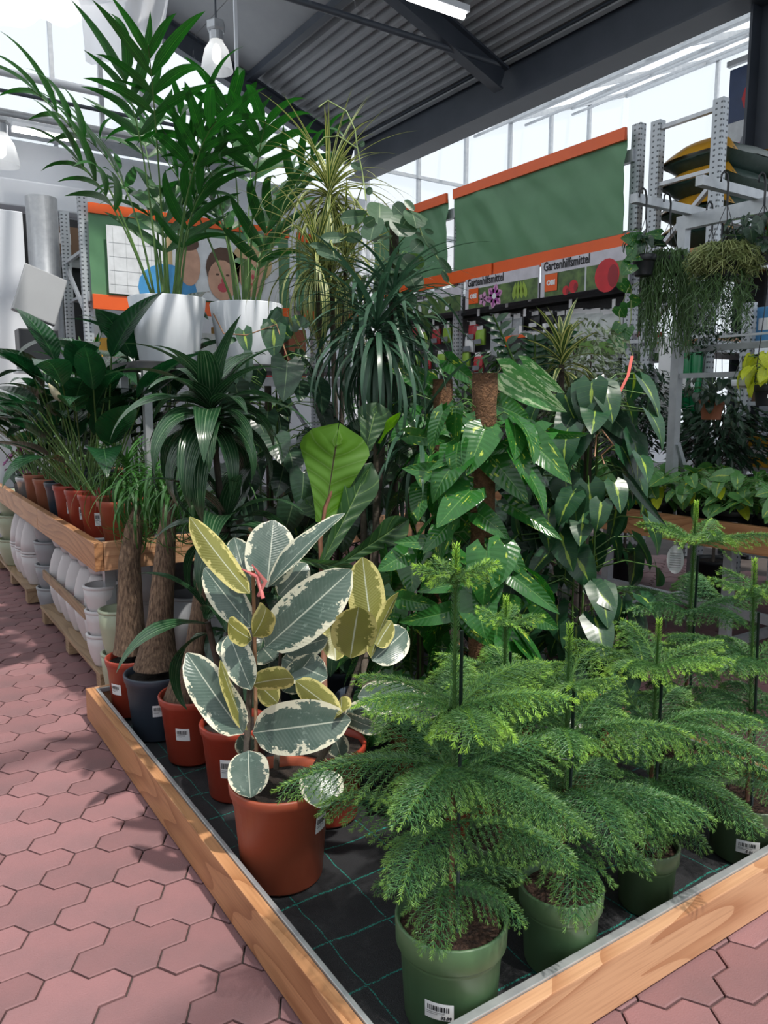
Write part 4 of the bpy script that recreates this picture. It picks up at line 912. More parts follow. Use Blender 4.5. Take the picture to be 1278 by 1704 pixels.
# ------------------------------------------------------------------ Norfolk pines
def pinebranch(Ln, young, seed, droop=.5):
    """flat drooping spray: main twig with side twigs, all set with needles"""
    rr = random.Random(seed); vs = []; fs = []; yg = []
    def needle(p, d, ln, w, y):
        d = d.normalized(); s = d.cross(Vector((rr.uniform(-1, 1), rr.uniform(-1, 1), rr.uniform(-1, 1)))).normalized()*w; k = len(vs)
        bend = Vector((0, 0, ln*.12)); vs.extend([p-s*.6, p+s*.6, p+d*ln*.6+s*.55-bend*.3, p+d*ln+bend*.5, p+d*ln*.6-s*.55-bend*.3]); fs.append((k, k+1, k+2, k+3, k+4)); yg.extend([y]*5)
    def twig(pts, r, y0, y1, nl, step):
        tot = sum((pts[i+1]-pts[i]).length for i in range(len(pts)-1)); acc = 0
        n0 = len(vs); mb = MB(); mb.tube(pts, [r*(1-.6*i/(len(pts)-1)) for i in range(len(pts))], 4, False); vs.extend(mb.v); fs.extend(tuple(i+n0 for i in f) for f in mb.f); yg.extend([y0*.5]*len(mb.v))
        for i in range(len(pts)-1):
            a, b = pts[i], pts[i+1]; d = (b-a); l = d.length; d.normalize(); k = max(1, int(l/step)); sx = d.cross(Vector((0, 0, 1)))
            sx = sx.normalized() if sx.length > .05 else Vector((1, 0, 0)); sy = sx.cross(d)
            for j in range(k):
                p = a+(b-a)*((j+rr.random())/k); s = (acc+l*j/k)/tot; y = y0+(y1-y0)*s**2.2
                for q in range(4):
                    an = q*PI/2+rr.uniform(-.5, .5)+.4; o = sx*math.cos(an)+sy*math.sin(an)*.85
                    needle(p, d*.85+o*.75, nl*(1-.3*s)*rr.uniform(.8, 1.1), .0012, min(1, max(0, y+rr.uniform(-.08, .08))))
            acc += l
        # bud at the tip
        for q in range(7): needle(pts[-1], (pts[-1]-pts[-2]).normalized()+Vector((rr.uniform(-.5, .5), rr.uniform(-.5, .5), rr.uniform(-.5, .5))), nl*.7, .0008, y1)
    n = 9; main = []; y = z = 0
    for i in range(n+1):
        s = i/n; a = .36-droop*s**1.2; main.append(Vector((math.sin(s*3+seed)*.012, y, z))); y += math.cos(a)*Ln/n; z += math.sin(a)*Ln/n
    nl = .0165
    twig(main, .0026, .10+.2*young, .25+.75*young, nl, .0045)
    ns = max(5, int(Ln/.021))
    for k in range(ns):
        s = .10+.86*k/ns; f = s*n; i = min(n-1, int(f)); p = main[i].lerp(main[i+1], f-i); d = (main[i+1]-main[i]).normalized()
        sl = min(.16, Ln*.46)*(1-s)**.75*rr.uniform(.82, 1.1)+.014
        for side in (-1, 1):
            dv = (d*math.cos(.95)+Vector((side, 0, 0))*math.sin(.95)+Vector((0, 0, -.10))).normalized(); pts = [p]; q = p.copy(); m_ = 5; dr = rr.uniform(.25, .6)
            for j in range(m_):
                dv = (dv+Vector((0, .08, -dr*.16*(j+.4)))).normalized(); q = q+dv*sl/m_; pts.append(q.copy())
            twig(pts, .0014, .03+.12*young, .15+.85*young*(.6+.4*rr.random()), nl, .0046)
    me = mesh('branch', vs, fs, 'pine', False); at = me.attributes.new('young', 'FLOAT', 'POINT'); at.data.foreach_set('value', yg); return me
BR = {}
def branch(Ln, young, var, droop):
    k = (Ln, young, var, droop)
    if k not in BR: BR[k] = pinebranch(Ln, young, hash((int(Ln*1000), int(young*10), var)) % 997, droop)
    return BR[k]
def leadermesh(h, seed):
    rr = random.Random(seed); vs = []; fs = []; yg = []
    k = int(h/.0035)
    for i in range(k):
        s = i/k; z = h*s
        for q in range(5):
            a = q*2*PI/5+i*.7+rr.uniform(-.3, .3); o = Vector((math.cos(a), math.sin(a), .0)); p = o*.004+Vector((0, 0, z)); d = (o*.75+Vector((0, 0, .8))).normalized(); w = Vector((-math.sin(a), math.cos(a), 0))*.0012; n0 = len(vs); ln = .017*(1-.35*s)
            vs.extend([p-w, p+w, p+d*ln*.6+w*.8, p+d*ln+o*(-.002), p+d*ln*.6-w*.8]); fs.append((n0, n0+1, n0+2, n0+3, n0+4)); yg.extend([.1+.9*max(0, s*6-5)]*5)
    me = mesh('leader', vs, fs, 'pine', False); at = me.attributes.new('young', 'FLOAT', 'POINT'); at.data.foreach_set('value', yg); return me
def pine(rimpx, wpx, r, h, tip, whorls, label, pot='greenpot', price=None, top=(.075, 1.0), seed=1, lean=(0, 0), stake=True, tint=1.0, fixed=None):
    if fixed is None: c = atz(rimpx[0], rimpx[1], ZP+.004+h); r = wpx*proj(c)[2]/F/2; c.y = max(c.y, PY0+.065+r*.88)
    c = c if fixed is None else Vector((fixed[0], fixed[1], 0)); base = Vector((c.x, c.y, ZP+.004)); rr = random.Random(seed)
    t = potted('potted_norfolk_pine', label, 'potted plant', base, r, h, pot, 'bark_soil', 'deep', .82, 'potted norfolk pines', .86)
    sz = h*.86; ht = tip-base.z
    def stem(z): q = (z-sz)/(ht-sz); return Vector((lean[0]*q**1.2, lean[1]*q**1.2, z))
    zs = [sz+(ht-sz)*i/10 for i in range(11)]; m = MB(); zl = whorls[0][0]
    m.tube([stem(z) for z in zs if z < sz+(ht-sz)*.45], [.007-.002*i/5 for i in range(len([z for z in zs if z < sz+(ht-sz)*.45]))], 8); m.obj('trunk', 'twig', t, smooth=True)
    k0 = sz+(ht-sz)*.33; m = MB(); m.tube([stem(k0), stem((k0+ht)/2), stem(ht-.01)], [.005, .004, .003], 7); m.obj('green_stem', 'stalk', t, smooth=True)
    ld = obj('leader', leadermesh(ht-k0, seed), t, stem(k0)); dv = stem(ht)-stem(k0); ld.rotation_euler = dv.to_track_quat('Z', 'Y').to_euler(); ld.color = (tint, tint, tint, 1)
    for zw, Lw, young, nb, dr, pit in whorls:
        a0 = rr.uniform(0, 6)
        for k in range(nb):
            a = a0+k*2*PI/nb+rr.uniform(-.15, .15); q = rr.uniform(.86, 1.1)
            d = Vector((math.cos(a), math.sin(a), pit+rr.uniform(-.08, .08)))
            o = put('branch', branch(Lw, young, k % 3, dr), t, stem(zw+rr.uniform(-.012, .012)), d, (0, 0, 1), q); tt = tint*rr.uniform(.85, 1.12); o.color = (tt, tt, tt, 1)
    if stake:
        m = MB(); a = camang(base)+.8; p = Vector((math.cos(a), math.sin(a), 0))*.02; m.tube([p+Vector((0, 0, sz-.02)), p+stem(ht*.83)*1.0], .0042, 7); m.obj('stake', 'stake', t, smooth=True)
        m = MB(); z_ = ht*.62; q = stem(z_); m.tube([q+Vector((.02*math.cos(x*.7), .02*math.sin(x*.7), 0)) for x in range(10)], .0012, 4); m.obj('wire_tie', 'galv', t)
    ca = camang(base)
    if price: sticker(t, r*.82, r*.90, h*.7, h*.26, ca+price[1], .066, .042, price[0])
    return t
Wh = lambda *a: list(a)
A = pine((760, 1526), 190, .125, .245, 1.155, [(1.015, .09, 1.0, 5, .5, .35), (.725, .27, .75, 6, .8, .16), (.585, .38, .28, 6, .9, .06), (.465, .30, .22, 5, 1.0, .0), (.32, .22, .12, 5, 1.1, -.1)], 'big bushy norfolk pine in the front green pot', price=('33.99', -.22), seed=3)
B = pine((947, 1476), 142, .103, .21, .93, [(.71, .16, .85, 5, .6, .2), (.61, .27, .5, 5, .8, .1), (.45, .33, .12, 6, 1.0, .0), (.32, .24, .1, 5, 1.1, -.1)], 'norfolk pine in the second green pot along the front board', seed=11, pot='greenpot')
C = pine((1078, 1400), 104, .09, .185, .88, [(.68, .26, .75, 5, .6, .2), (.52, .33, .35, 6, .9, .06), (.37, .33, .1, 5, 1.0, 0), (.27, .2, .1, 5, 1.1, -.1)], 'norfolk pine in the third green pot, upright bright bud on top', seed=21, pot='olivepot')
E_ = pine((1275, 1335), 132, .115, .19, 1.0, [(.83, .14, .6, 5, .5, .25), (.62, .26, .3, 5, .8, .1), (.47, .30, .08, 6, 1.0, .0), (.30, .22, .08, 5, 1.1, -.1)], 'norfolk pine in the olive pot cut by the right edge', pot='olivepot', price=('€ 21.99', .1), seed=31, lean=(-.05, .0))
D = pine(None, 0, .10, .2, .94, [(.80, .10, .9, 4, .5, .3), (.65, .22, .7, 5, .7, .1), (.55, .28, .2, 5, .9, 0), (.40, .25, .1, 5, 1, 0)], 'norfolk pine standing behind the front pine, pot hidden', seed=41, fixed=(1.39, 1.50), pot='olivepot')
G = pine(None, 0, .10, .2, 1.13, [(.93, .25, .6, 5, .6, .14), (.70, .28, .06, 5, .8, .1), (.52, .30, .06, 6, .9, .0), (.36, .25, .06, 5, 1, 0)], 'tall norfolk pine with a clear care tag at the back right', seed=51, fixed=(2.28, 1.55), pot='olivepot')
M['tag'] = glassmat('clear_tag', (.72, .74, .78), .75, .3, .3)
q = lp(G, dep(1124, 935, 2.66)); tg = MB(); pts = ell(0, 0, .028, .05, 20); ca = CAMV(G.location); rv = Vector((0, 0, 1)).cross(ca).normalized()
tg.add([q+rv*a+Vector((0, 0, b))+ca*.03 for a, b in pts], [tuple(range(20))]); tg_ = tg.obj('care_tag', 'tag', G)
m = MB()
for k in range(7): m.box(q+ca*.032+Vector((0, 0, .02-k*.008)), (.036, .001, .0025), Matrix((rv, ca, Vector((0, 0, 1)))).transposed())
m.obj('tag_print', 'inkgrey', tg_)
# ------------------------------------------------------------------ rubber plant in the big terracotta pot
c = atz(462, 1296, ZP+.004+.30); RB = potted('potted_rubber_plant', 'variegated rubber plant with cream-edged leaves in a large terracotta pot', 'potted plant', (c.x+.01, c.y, ZP+.004), .15, .30, 'terra', 'soil', 'rim', .80)
sticker(RB, .152*.8, .152*.93, .24, .17, camang(c)+.95, .05, .05, None)
def cp(x, y, d): return (280+x/2.506, 820+y/2.506, d)
def stempx(t, pts, r, nm='stem', m='stalk'): mb = MB(); mb.tube([lp(t, dep(*p)) for p in pts], r, 7); return mb.obj(nm, m, t, smooth=True)
dR = proj((c.x, c.y, .6))[2]-.02
stempx(RB, [cp(325, 1150, dR), cp(335, 900, dR), cp(350, 700, dR), cp(375, 420, dR)], [.011, .01, .008, .006], m='cane'); stempx(RB, [cp(610, 1150, dR+.03), cp(680, 1030, dR+.03), cp(745, 860, dR+.02), cp(850, 560, dR+.02)], [.011, .01, .008, .005], m='cane')
stempx(RB, [cp(450, 1150, dR+.05), cp(460, 900, dR+.05), cp(470, 640, dR+.06)], [.009, .008, .005], m='cane'); stempx(RB, [cp(368, 1100, dR-.02), cp(362, 700, dR-.02), cp(354, 325, dR-.02)], .0055, 'stake', 'bamboo')
RL = [((410, 395, .0), (445, 105, .06), 215, .15, 0), ((340, 420, -.03), (70, 112, -.06), 118, .35, 1), ((415, 395, 0), (690, 48, -.04), 95, -.75, 0), ((335, 420, .03), (275, 152, .10), 120, .1, 0), ((345, 560, .02), (140, 310, .05), 140, -.2, 0),
      ((405, 645, -.03), (762, 335, -.08), 225, .12, 0), ((348, 610, -.03), (215, 545, -.13), 110, .5, 1), ((352, 600, -.04), (462, 440, -.16), 118, -.35, 1), ((335, 700, -.02), (225, 590, .05), 150, .4, 0), ((255, 590, .0), (335, 815, -.08), 130, .2, 0), ((345, 800, -.04), (560, 745, -.14), 105, .3, 1),
      ((312, 1005, -.04), (68, 682, -.10), 175, -.15, 0), ((330, 990, -.02), (180, 700, -.13), 85, .9, 1), ((352, 1000, -.03), (742, 955, -.12), 225, .1, 0), ((335, 1075, -.03), (333, 1268, -.10), 178, .25, 0), ((640, 1150, -.03), (640, 1302, -.11), 190, -.2, 0),
      ((850, 580, .02), (803, 268, .03), 160, .2, 1), ((760, 690, .0), (792, 455, -.06), 192, .1, 1), ((845, 690, .0), (918, 395, .02), 75, .9, 1), ((850, 700, .02), (1015, 560, .08), 150, .1, 0), ((800, 835, .0), (1145, 915, -.05), 140, .25, 0),
      ((790, 850, -.02), (1052, 858, -.09), 140, -.1, 0), ((740, 930, -.02), (870, 1005, -.1), 80, .7, 0), ((722, 850, 0), (730, 960, -.1), 90, .6, 1), ((480, 660, .04), (662, 610, .02), 112, .1, 0), ((475, 690, .04), (658, 770, .0), 150, 0, 0), ((480, 830, .04), (605, 690, 0), 120, .3, 0), ((375, 800, .03), (470, 880, 0), 100, .2, 1),
      ((530, 785, 0), (732, 930, -.07), 115, .3, 1), ((460, 430, .04), (585, 290, .08), 115, 0, 0), ((300, 1010, .04), (350, 1100, .08), 90, 0, 0), ((740, 950, .03), (870, 900, .02), 120, 0, 0), ((690, 1000, .05), (720, 1110, .06), 100, .2, 0), ((700, 700, .05), (680, 520, .12), 110, .3, 1), ((870, 640, .0), (920, 540, .06), 100, .4, 1), ((820, 900, .06), (930, 960, .08), 130, 0, 0), ((440, 700, .06), (390, 640, .1), 130, .2, 0)]
for k, (b, tp, w_, ro, bk) in enumerate(RL):
    leafpx(RB, P['rubber'][k % 4], .2, .1, cp(b[0], b[1], dR+b[2]), cp(tp[0], tp[1], dR+tp[2]), w_/2.506, ro, back=bool(bk))
stempx(RB, [cp(395, 440, dR-.02), cp(372, 350, dR-.02), cp(305, 318, dR-.03)], [.006, .007, .002], 'bud_sheath', 'pink'); stempx(RB, [cp(375, 430, dR-.01), cp(405, 370, dR-.03), cp(350, 300, dR-.02)], [.005, .007, .002], 'bud_sheath', 'pink')
# ------------------------------------------------------------------ fiddle-leaf fig
dF = 2.62; bF = dep(545, 1230, dF); FD = potted('potted_fiddle_leaf_fig', 'fiddle-leaf fig with one big glowing green leaf behind the rubber plant', 'potted plant', (bF.x, bF.y, ZP+.004), .13, .26, 'redpot')
def fp(x, y, d): return (420+x/4.26, 640+y/4.26, d)
stempx(FD, [(540, 1150, dF), (537, 1000, dF), (533, 900, dF), (541, 845, dF), (590, 720, dF+.05)], [.011, .009, .008, .007, .004], m='twig')
for b, tp, w_, ro, bk in [((512, 980, 0), (600, 345, .03), 520, .05, 1), ((500, 1250, -.03), (835, 610, .03), 250, .25, 0), ((800, 480, .1), (880, 150, .12), 260, 0, 0), ((640, 1260, .02), (1075, 990, .02), 210, .3, 0), ((300, 1230, -.02), (690, 1320, -.12), 110, .2, 0), ((520, 980, .06), (385, 820, .06), 200, .1, 0), ((520, 1230, .08), (440, 1000, .10), 220, 0, 0), ((900, 420, .05), (1020, 190, -.02), 90, .7, 1)]:
    leafpx(FD, P['fiddle'][1 if bk else 0], .3, .24, fp(b[0], b[1], dF+b[2]), fp(tp[0], tp[1], dF+tp[2]), w_/4.26, ro, back=bool(bk))
# ------------------------------------------------------------------ climbers on coir poles
def coirpole(t, p0, p1, r):
    mb = MB(); n = 26; pts = [Vector(p0).lerp(Vector(p1), i/n) for i in range(n+1)]; mb.tube(pts, [r*(1+.08*noise.noise(Vector((0, 0, i*.9)))) for i in range(n+1)], 16); mb.obj('coir_pole', 'coir', t, smooth=True)
    fz = MB(); rr = random.Random(5); ax = Vector(p1)-Vector(p0)
    for k in range(420):
        s = rr.random()**.7; a = rr.uniform(0, 2*PI); p = Vector(p0)+ax*s+Vector((math.cos(a), math.sin(a), 0))*r; tang = Vector((-math.sin(a), math.cos(a), rr.uniform(-.6, .6))).normalized()*rr.choice((-1, 1)); L_ = rr.uniform(.015, .04); out = Vector((math.cos(a), math.sin(a), .2))
        fz.tube([p, p+tang*L_*.5+out*.006, p+tang*L_+out*rr.uniform(-.004, .005)], .0006, 3, False)
    o = fz.obj('coir_fibre', 'coir', t); o['kind'] = 'stuff'
def climber(t, p0, h, rad, meshes, n, size, seed, z0=.02, facing=None, taper=.4, stalk='stalk', bias=.6, down=.45, nm='leaf'):
    """heart leaves on stalks all round a vertical axis, more of them toward the viewer"""
    rr = random.Random(seed); st = MB(); p0 = Vector(p0); fa = camang(t.location) if facing is None else facing
    for k in range(n):
        s = (k+rr.random())/n; a = fa+rr.uniform(-PI, PI)*(bias if rr.random() < .75 else 1); z = z0+(h-z0)*s; ra = rad*(1-taper*s)*rr.uniform(.55, 1.1); o = Vector((math.cos(a), math.sin(a), 0))
        p = p0+Vector((0, 0, z))+o*ra*.15; q = p0+Vector((0, 0, z+rr.uniform(.0, .06)))+o*ra
        d = o*rr.uniform(.25, .9)+Vector((rr.uniform(-.5, .5), rr.uniform(-.5, .5), -down-rr.random()*.6)); up = o*.75+Vector((0, 0, .6))
        put(nm, rr.choice(meshes), t, q, d, up, size*rr.uniform(.72, 1.15)); st.tube([p, (p+q)/2+Vector((0, 0, .025)), q], .0024, 4, False)
    for k in range(4): a = fa+k*1.6; o = Vector((math.cos(a), math.sin(a), 0))*rad*.14; st.tube([p0+o*.6, p0+o+Vector((0, 0, h*.4)), p0+o*.8+Vector((0, 0, h*.9))], .004, 5)
    st.obj('stems', stalk, t, smooth=True)
dM = 2.42; pm = dep(803, 850, dM); PM = potted('potted_pothos', 'golden pothos climbing the thick coir pole in the middle of the platform', 'potted plant', (pm.x, pm.y, ZP+.004), .13, .24, 'redpot')
zt_ = dep(806, 622, dM).z-PM.location.z; coirpole(PM, (0, 0, .2), (.0, 0, zt_), .038)
climber(PM, (0, 0, .22), zt_-.32, .17, P['pothos'], 55, .85, 3, taper=.2, bias=.9)
def mp(x, y, d): return (640+x/2.905, 600+y/2.905, d)
ML = [((520, 285, -.05), (235, 328, -.12), 112, .45), ((575, 60, -.06), (862, 262, -.14), 170, .2, 'manjula'), ((670, 20, .02), (862, 165, -.02), 100, .2, 'manjula'), ((540, 215, -.03), (735, 290, -.05), 130, -.2), ((775, 345, -.04), (515, 425, -.15), 115, .4), ((660, 350, -.05), (915, 560, -.16), 170, -.35), ((800, 345, 0), (985, 390, -.05), 60, .6), ((470, 425, -.08), (222, 470, -.16), 92, .5), ((505, 455, -.06), (690, 668, -.16), 165, -.15), ((385, 560, -.04), (98, 515, -.10), 140, .1), ((430, 615, -.07), (290, 752, -.14), 160, .15), ((450, 735, -.05), (595, 842, -.13), 120, -.15), ((600, 695, 0), (862, 845, -.10), 105, -.35), ((320, 780, -.07), (190, 912, -.14), 105, .2), ((290, 890, -.03), (58, 855, -.08), 100, .3), ((535, 870, -.05), (700, 1030, -.12), 125, -.2), ((620, 1040, -.06), (855, 1218, -.12), 110, -.2), ((440, 1130, -.09), (480, 1335, -.16), 215, .1), ((80, 1150, 0), (260, 1200, -.05), 100, .2), ((320, 1210, -.04), (80, 1285, -.10), 105, -.2), ((110, 930, 0), (-30, 1010, -.05), 120, .1), ((380, 1080, -.06), (150, 1100, -.08), 85, .3), ((400, 1060, -.06), (455, 1120, -.12), 100, .1), ((120, 360, .06), (330, 400, .0), 90, .2), ((640, 330, -.02), (760, 300, -.03), 60, .5), ((350, 330, -.06), (400, 390, -.1), 90, .3), ((330, 960, -.02), (280, 1000, -.06), 120, .3), ((560, 1180, -.02), (700, 1190, -.03), 130, .2), ((700, 1220, -.01), (840, 1300, -.05), 110, .1)]
for k, q in enumerate(ML):
    key = q[4] if len(q) > 4 else 'pothos'; leafpx(PM, P[key][k % len(P[key])], .18, .135, mp(q[0][0], q[0][1], dM+q[0][2]), mp(q[1][0], q[1][1], dM+q[1][2]), q[2]/2.905, q[3])
pm2 = dep(735, 800, 2.92); PM2 = potted('potted_pothos', 'green pothos on the thinner coir pole left of the middle one', 'potted plant', (pm2.x, pm2.y, ZP+.004), .09, .22, 'redpot'); z2 = dep(729, 632, 2.95).z-PM2.location.z; coirpole(PM2, (0, 0, .2), (0, 0, z2), .036); climber(PM2, (0, 0, .22), z2-.3, .17, P['pothos'], 50, .8, 13, taper=.1)
for b, tp, w_ in (((715, 640, 2.9), (640, 600, 2.85), 40), ((745, 600, 2.9), (792, 640, 2.8), 34), ((700, 690, 2.9), (650, 730, 2.8), 40)): leafpx(PM2, P['pothos'][0], .18, .135, b, tp, w_, .2)
def column(px, py, d, ztop, r, h, key, n, rad, size, seed, label, name='potted_philodendron', pot='redpot', base=None, z0=.2, **kw):
    p = dep(px, py, d); t = potted(name, label, 'potted plant', (p.x, p.y, ZP+.004 if base is None else base), r, h, pot)
    m = MB(); m.tube([(0, 0, h*.8), (0, 0, ztop-t.location.z-.1)], .014, 8); m.obj('climbing_stick', 'cane', t, smooth=True)
    climber(t, (0, 0, h*.85), ztop-t.location.z-h*.85, rad, P[key], n, size, seed, **kw); return t
PC = column(975, 850, 2.72, 1.50, .10, .22, 'brasil', 150, .25, 1.12, 5, 'dark heart-leaf philodendron pillar with lime streaks, right of the coir pole', taper=.15, bias=.8)
dC = 2.6
for b, tp, w_, ro in (((965, 640, 2.6), (1020, 650, 2.5), 26, .3), ((1010, 640, 2.6), (985, 715, 2.5), 45, .2), ((1020, 700, 2.6), (1078, 785, 2.5), 50, -.2), ((1015, 690, 2.58), (1055, 735, 2.5), 42, .2), ((960, 680, 2.6), (930, 730, 2.5), 60, .1), ((1000, 660, 2.55), (965, 668, 2.5), 36, .3), ((1050, 800, 2.5), (1105, 880, 2.45), 16, .3)): leafpx(PC, P['philo'][0], .12, .1, b, tp, w_, ro)
# red ribbon tied to the pillar
m = MB(); pts = [lp(PC, dep(x, y, 2.55)) for x, y in ((1052, 592), (1045, 625), (1030, 655), (1012, 683))]
vs = []; sd = Vector((.004, -.003, 0))
for p in pts: vs += [p-sd, p+sd]
m.add(vs, [(2*i, 2*i+1, 2*i+3, 2*i+2) for i in range(3)]); m.obj('ribbon', 'tape', PC)
r_ = MB(); r_.tube([lp(PC, dep(x, y, 2.52)) for x, y in ((990, 760), (992, 725), (1002, 715), (1020, 740), (1000, 757), (1006, 772))], .003, 5); r_.obj('young_tendril', 'bamboo', PC, smooth=True)
column(450, 850, 3.2, 1.62, .11, .24, 'philo', 130, .30, 1.2, 8, 'dull dark heart-leaf philodendron pillar left of the fiddle-leaf fig', taper=.1, pot='bluepot')
column(565, 900, 3.35, 1.35, .10, .24, 'philo', 70, .28, 1.2, 9, 'low dark philodendron pillar under the dragon tree', pot='bluepot')
column(850, 900, 3.0, 1.2, .12, .24, 'philo', 90, .26, 1.1, 19, 'dark philodendron in the shade behind the thick coir pole', pot='redpot')
column(700, 1000, 2.75, .95, .12, .24, 'pothos', 45, .24, .9, 29, 'low leafy pothos in a red pot right of the rubber plant', pot='redpot', name='potted_pothos')
c = atz(990, 1150, .3); RP = potted('potted_pothos', 'slim red pot with small pothos at the platform back right edge', 'potted plant', (c.x, c.y, ZP+.004), .085, .22, 'redpot'); climber(RP, (0, 0, .2), .35, .14, P['brasil'], 18, .9, 4)
# variegated heart vine beside the white pots
VN = column(470, 700, 3.58, 1.83, .10, .24, 'brasil', 26, .22, 1.05, 77, 'heart-leaf vine reaching over the second white pot', z0=1.05, taper=.0, name='potted_heart_vine')
for b, tp, w_ in (((385, 560, 3.25), (375, 570, 3.2), 22), ((405, 550, 3.25), (412, 585, 3.2), 30), ((455, 545, 3.25), (455, 590, 3.2), 44), ((450, 530, 3.3), (480, 560, 3.25), 40), ((500, 545, 3.3), (490, 520, 3.3), 36), ((470, 525, 3.3), (440, 545, 3.3), 34)): leafpx(VN, P['brasil'][1], .12, .09, b, tp, w_, .1)
m = MB(); m.tube([lp(VN, dep(x, y, 3.24)) for x, y in ((355, 522), (372, 555), (410, 558), (460, 540), (480, 600))], .003, 5); m.obj('trailing_stem', 'bamboo', VN, smooth=True)
# ------------------------------------------------------------------ crowns of long blades
def crown(t, c, meshes, n, scale, seed, spread=(.15, 1.25), nm='leaf', hgt=.12):
    rr = random.Random(seed); c = Vector(c)
    for k in range(n):
        s = k/n; a = k*2.39996+rr.uniform(-.25, .25); el = spread[1]-(spread[1]-spread[0])*s+rr.uniform(-.12, .12); d = Vector((math.cos(a)*math.cos(el), math.sin(a)*math.cos(el), math.sin(el)))
        i = min(len(meshes)-1, max(0, int((1-el/1.5)*len(meshes)+rr.uniform(-1, 1)))); put(nm, meshes[i], t, c+Vector((0, 0, hgt*(.5-s))), d, (0, 0, 1), scale*rr.uniform(.75, 1.12))
def canetree(name, base, r, h, pot, crowns, meshes, label, n, sc_, seed, cane='cane', cr=.013, **kw):
    t = potted(name, label, 'potted plant', base, r, h, pot)
    for k, (c, nn) in enumerate(crowns):
        cl = lp(t, c); m = MB(); b = Vector((.03*math.cos(k*2), .03*math.sin(k*2), h*.8)); m.tube([b, b.lerp(cl, .5)+Vector((.01, .01, 0)), cl], [cr*1.15, cr, cr*.8], 9); m.obj('cane', cane, t, smooth=True); crown(t, cl, meshes, nn, sc_, seed+k, **kw)
    return t
# dragon tree (large drooping crown) and its lower heads
bD = dep(628, 1000, 3.0)
canetree('potted_dragon_tree', (bD.x-.04, bD.y+.02, ZP+.004), .12, .26, 'bluepot', [(dep(628, 560, 2.85), 95), (dep(655, 505, 3.0), 60), (dep(600, 520, 3.05), 40), (dep(700, 735, 2.95), 45)], P['dragon'], 'dragon tree with a large drooping crown of narrow blades in the centre', 90, .86, 3, spread=(-.7, 1.05))
# striped dracaena behind it
bS = dep(540, 900, 3.55)
canetree('potted_striped_dracaena', (bS.x+.05, bS.y, ZP+.004), .12, .26, 'bluepot', [(dep(548, 330, 3.4), 110), (dep(528, 440, 3.35), 90), (dep(575, 450, 3.5), 60)], P['song'], 'tall dracaena with thin yellow-striped drooping blades', 90, 1.0, 9, spread=(-.6, 1.4))
# broad-leaved dracaena in a red pot
c = atz(390, 1200, ZP+.27); SD = canetree('potted_dracaena', (c.x, c.y, ZP+.004), .122, .27, 'redpot', [(dep(352, 690, 2.6), 44), (dep(378, 880, 2.66), 20), (dep(345, 1035, 2.7), 7)], P['strap'], 'broad glossy dracaena with arching strap leaves in the fourth red pot', 40, 1.0, 15, spread=(-.55, 1.15))
sticker(SD, .122*.78, .122*.93, .22, .10, camang(c)-.30, .045, .07, None)
# ------------------------------------------------------------------ pony-tail palms with swollen trunks
def pony(px, py, zr, r, h, pot, label, path, price, ang, seed):
    zr = ZP+.004+h; c = atz(px, py, zr); c.y = min(c.y, PY1-.05-r*.92); t = potted('potted_ponytail_palm', label, 'potted plant', (c.x, c.y, ZP+.004), r, h, pot, 'soil', 'rim', .78, 'ponytail palms'); d0 = proj((c.x, c.y, zr))[2]
    pts = [lp(t, dep(x, y, d0+dd)) for x, y, dd, rr_ in path]; rad = [q[3]*.86 for q in path]
    # finer path with bark ridges
    vs = []; fs = []; n = 22; K = 26
    for i in range(K+1):
        f = i/K*(len(pts)-1); j = min(len(pts)-2, int(f)); p = pts[j].lerp(pts[j+1], f-j); ra = rad[j]+(rad[j+1]-rad[j])*(f-j)
        for k in range(n): a = 2*PI*k/n; q = ra*(1+.07*noise.noise(Vector((a*2.2+seed, p.z*7, 2)))+.05*noise.noise(Vector((math.cos(a)*5, math.sin(a)*5, p.z*2+seed)))); vs.append(p+Vector((math.cos(a)*q, math.sin(a)*q, 0)))
    for i in range(K):
        for k in range(n): fs.append((i*n+k, i*n+(k+1) % n, (i+1)*n+(k+1) % n, (i+1)*n+k))
    obj('swollen_trunk', mesh('swollen_trunk', vs, fs, 'trunk'), t)
    for k, off in enumerate(((0, 0, .02), (.06, -.03, .10), (-.05, .03, .08))): crown(t, pts[-1]+Vector(off), P['grass'], 38, .80, seed+k, (-.5, 1.0))
    if price: sticker(t, r*.78, r*.93, h*.82, h*.42, camang(c)+ang, .055, .05, price)
    return t
pony(207, 1080, .36, .112, .265, 'redpot', 'ponytail palm with the straightest trunk, in the hindmost red pot', [(216, 1085, 0, .085), (217, 1050, 0, .075), (216, 990, 0, .063), (215, 930, 0, .055), (222, 880, .0, .045), (232, 840, .02, .03)], ' ', -.8, 3)
pony(260, 1116, .37, .132, .275, 'bluepot', 'ponytail palm with flared foot in the slate blue pot', [(262, 1108, 0, .115), (262, 1080, 0, .09), (266, 1035, 0, .062), (272, 960, 0, .055), (277, 890, 0, .045), (285, 830, .02, .03)], ' ', .05, 5)
pony(318, 1152, .365, .125, .265, 'redpot', 'leaning ponytail palm in the red pot beside the slate blue one', [(302, 1165, 0, .085), (312, 1130, 0, .075), (325, 1075, 0, .045), (335, 1000, 0, .04), (345, 920, 0, .035), (350, 860, .02, .025)], ' ', -.35, 7)
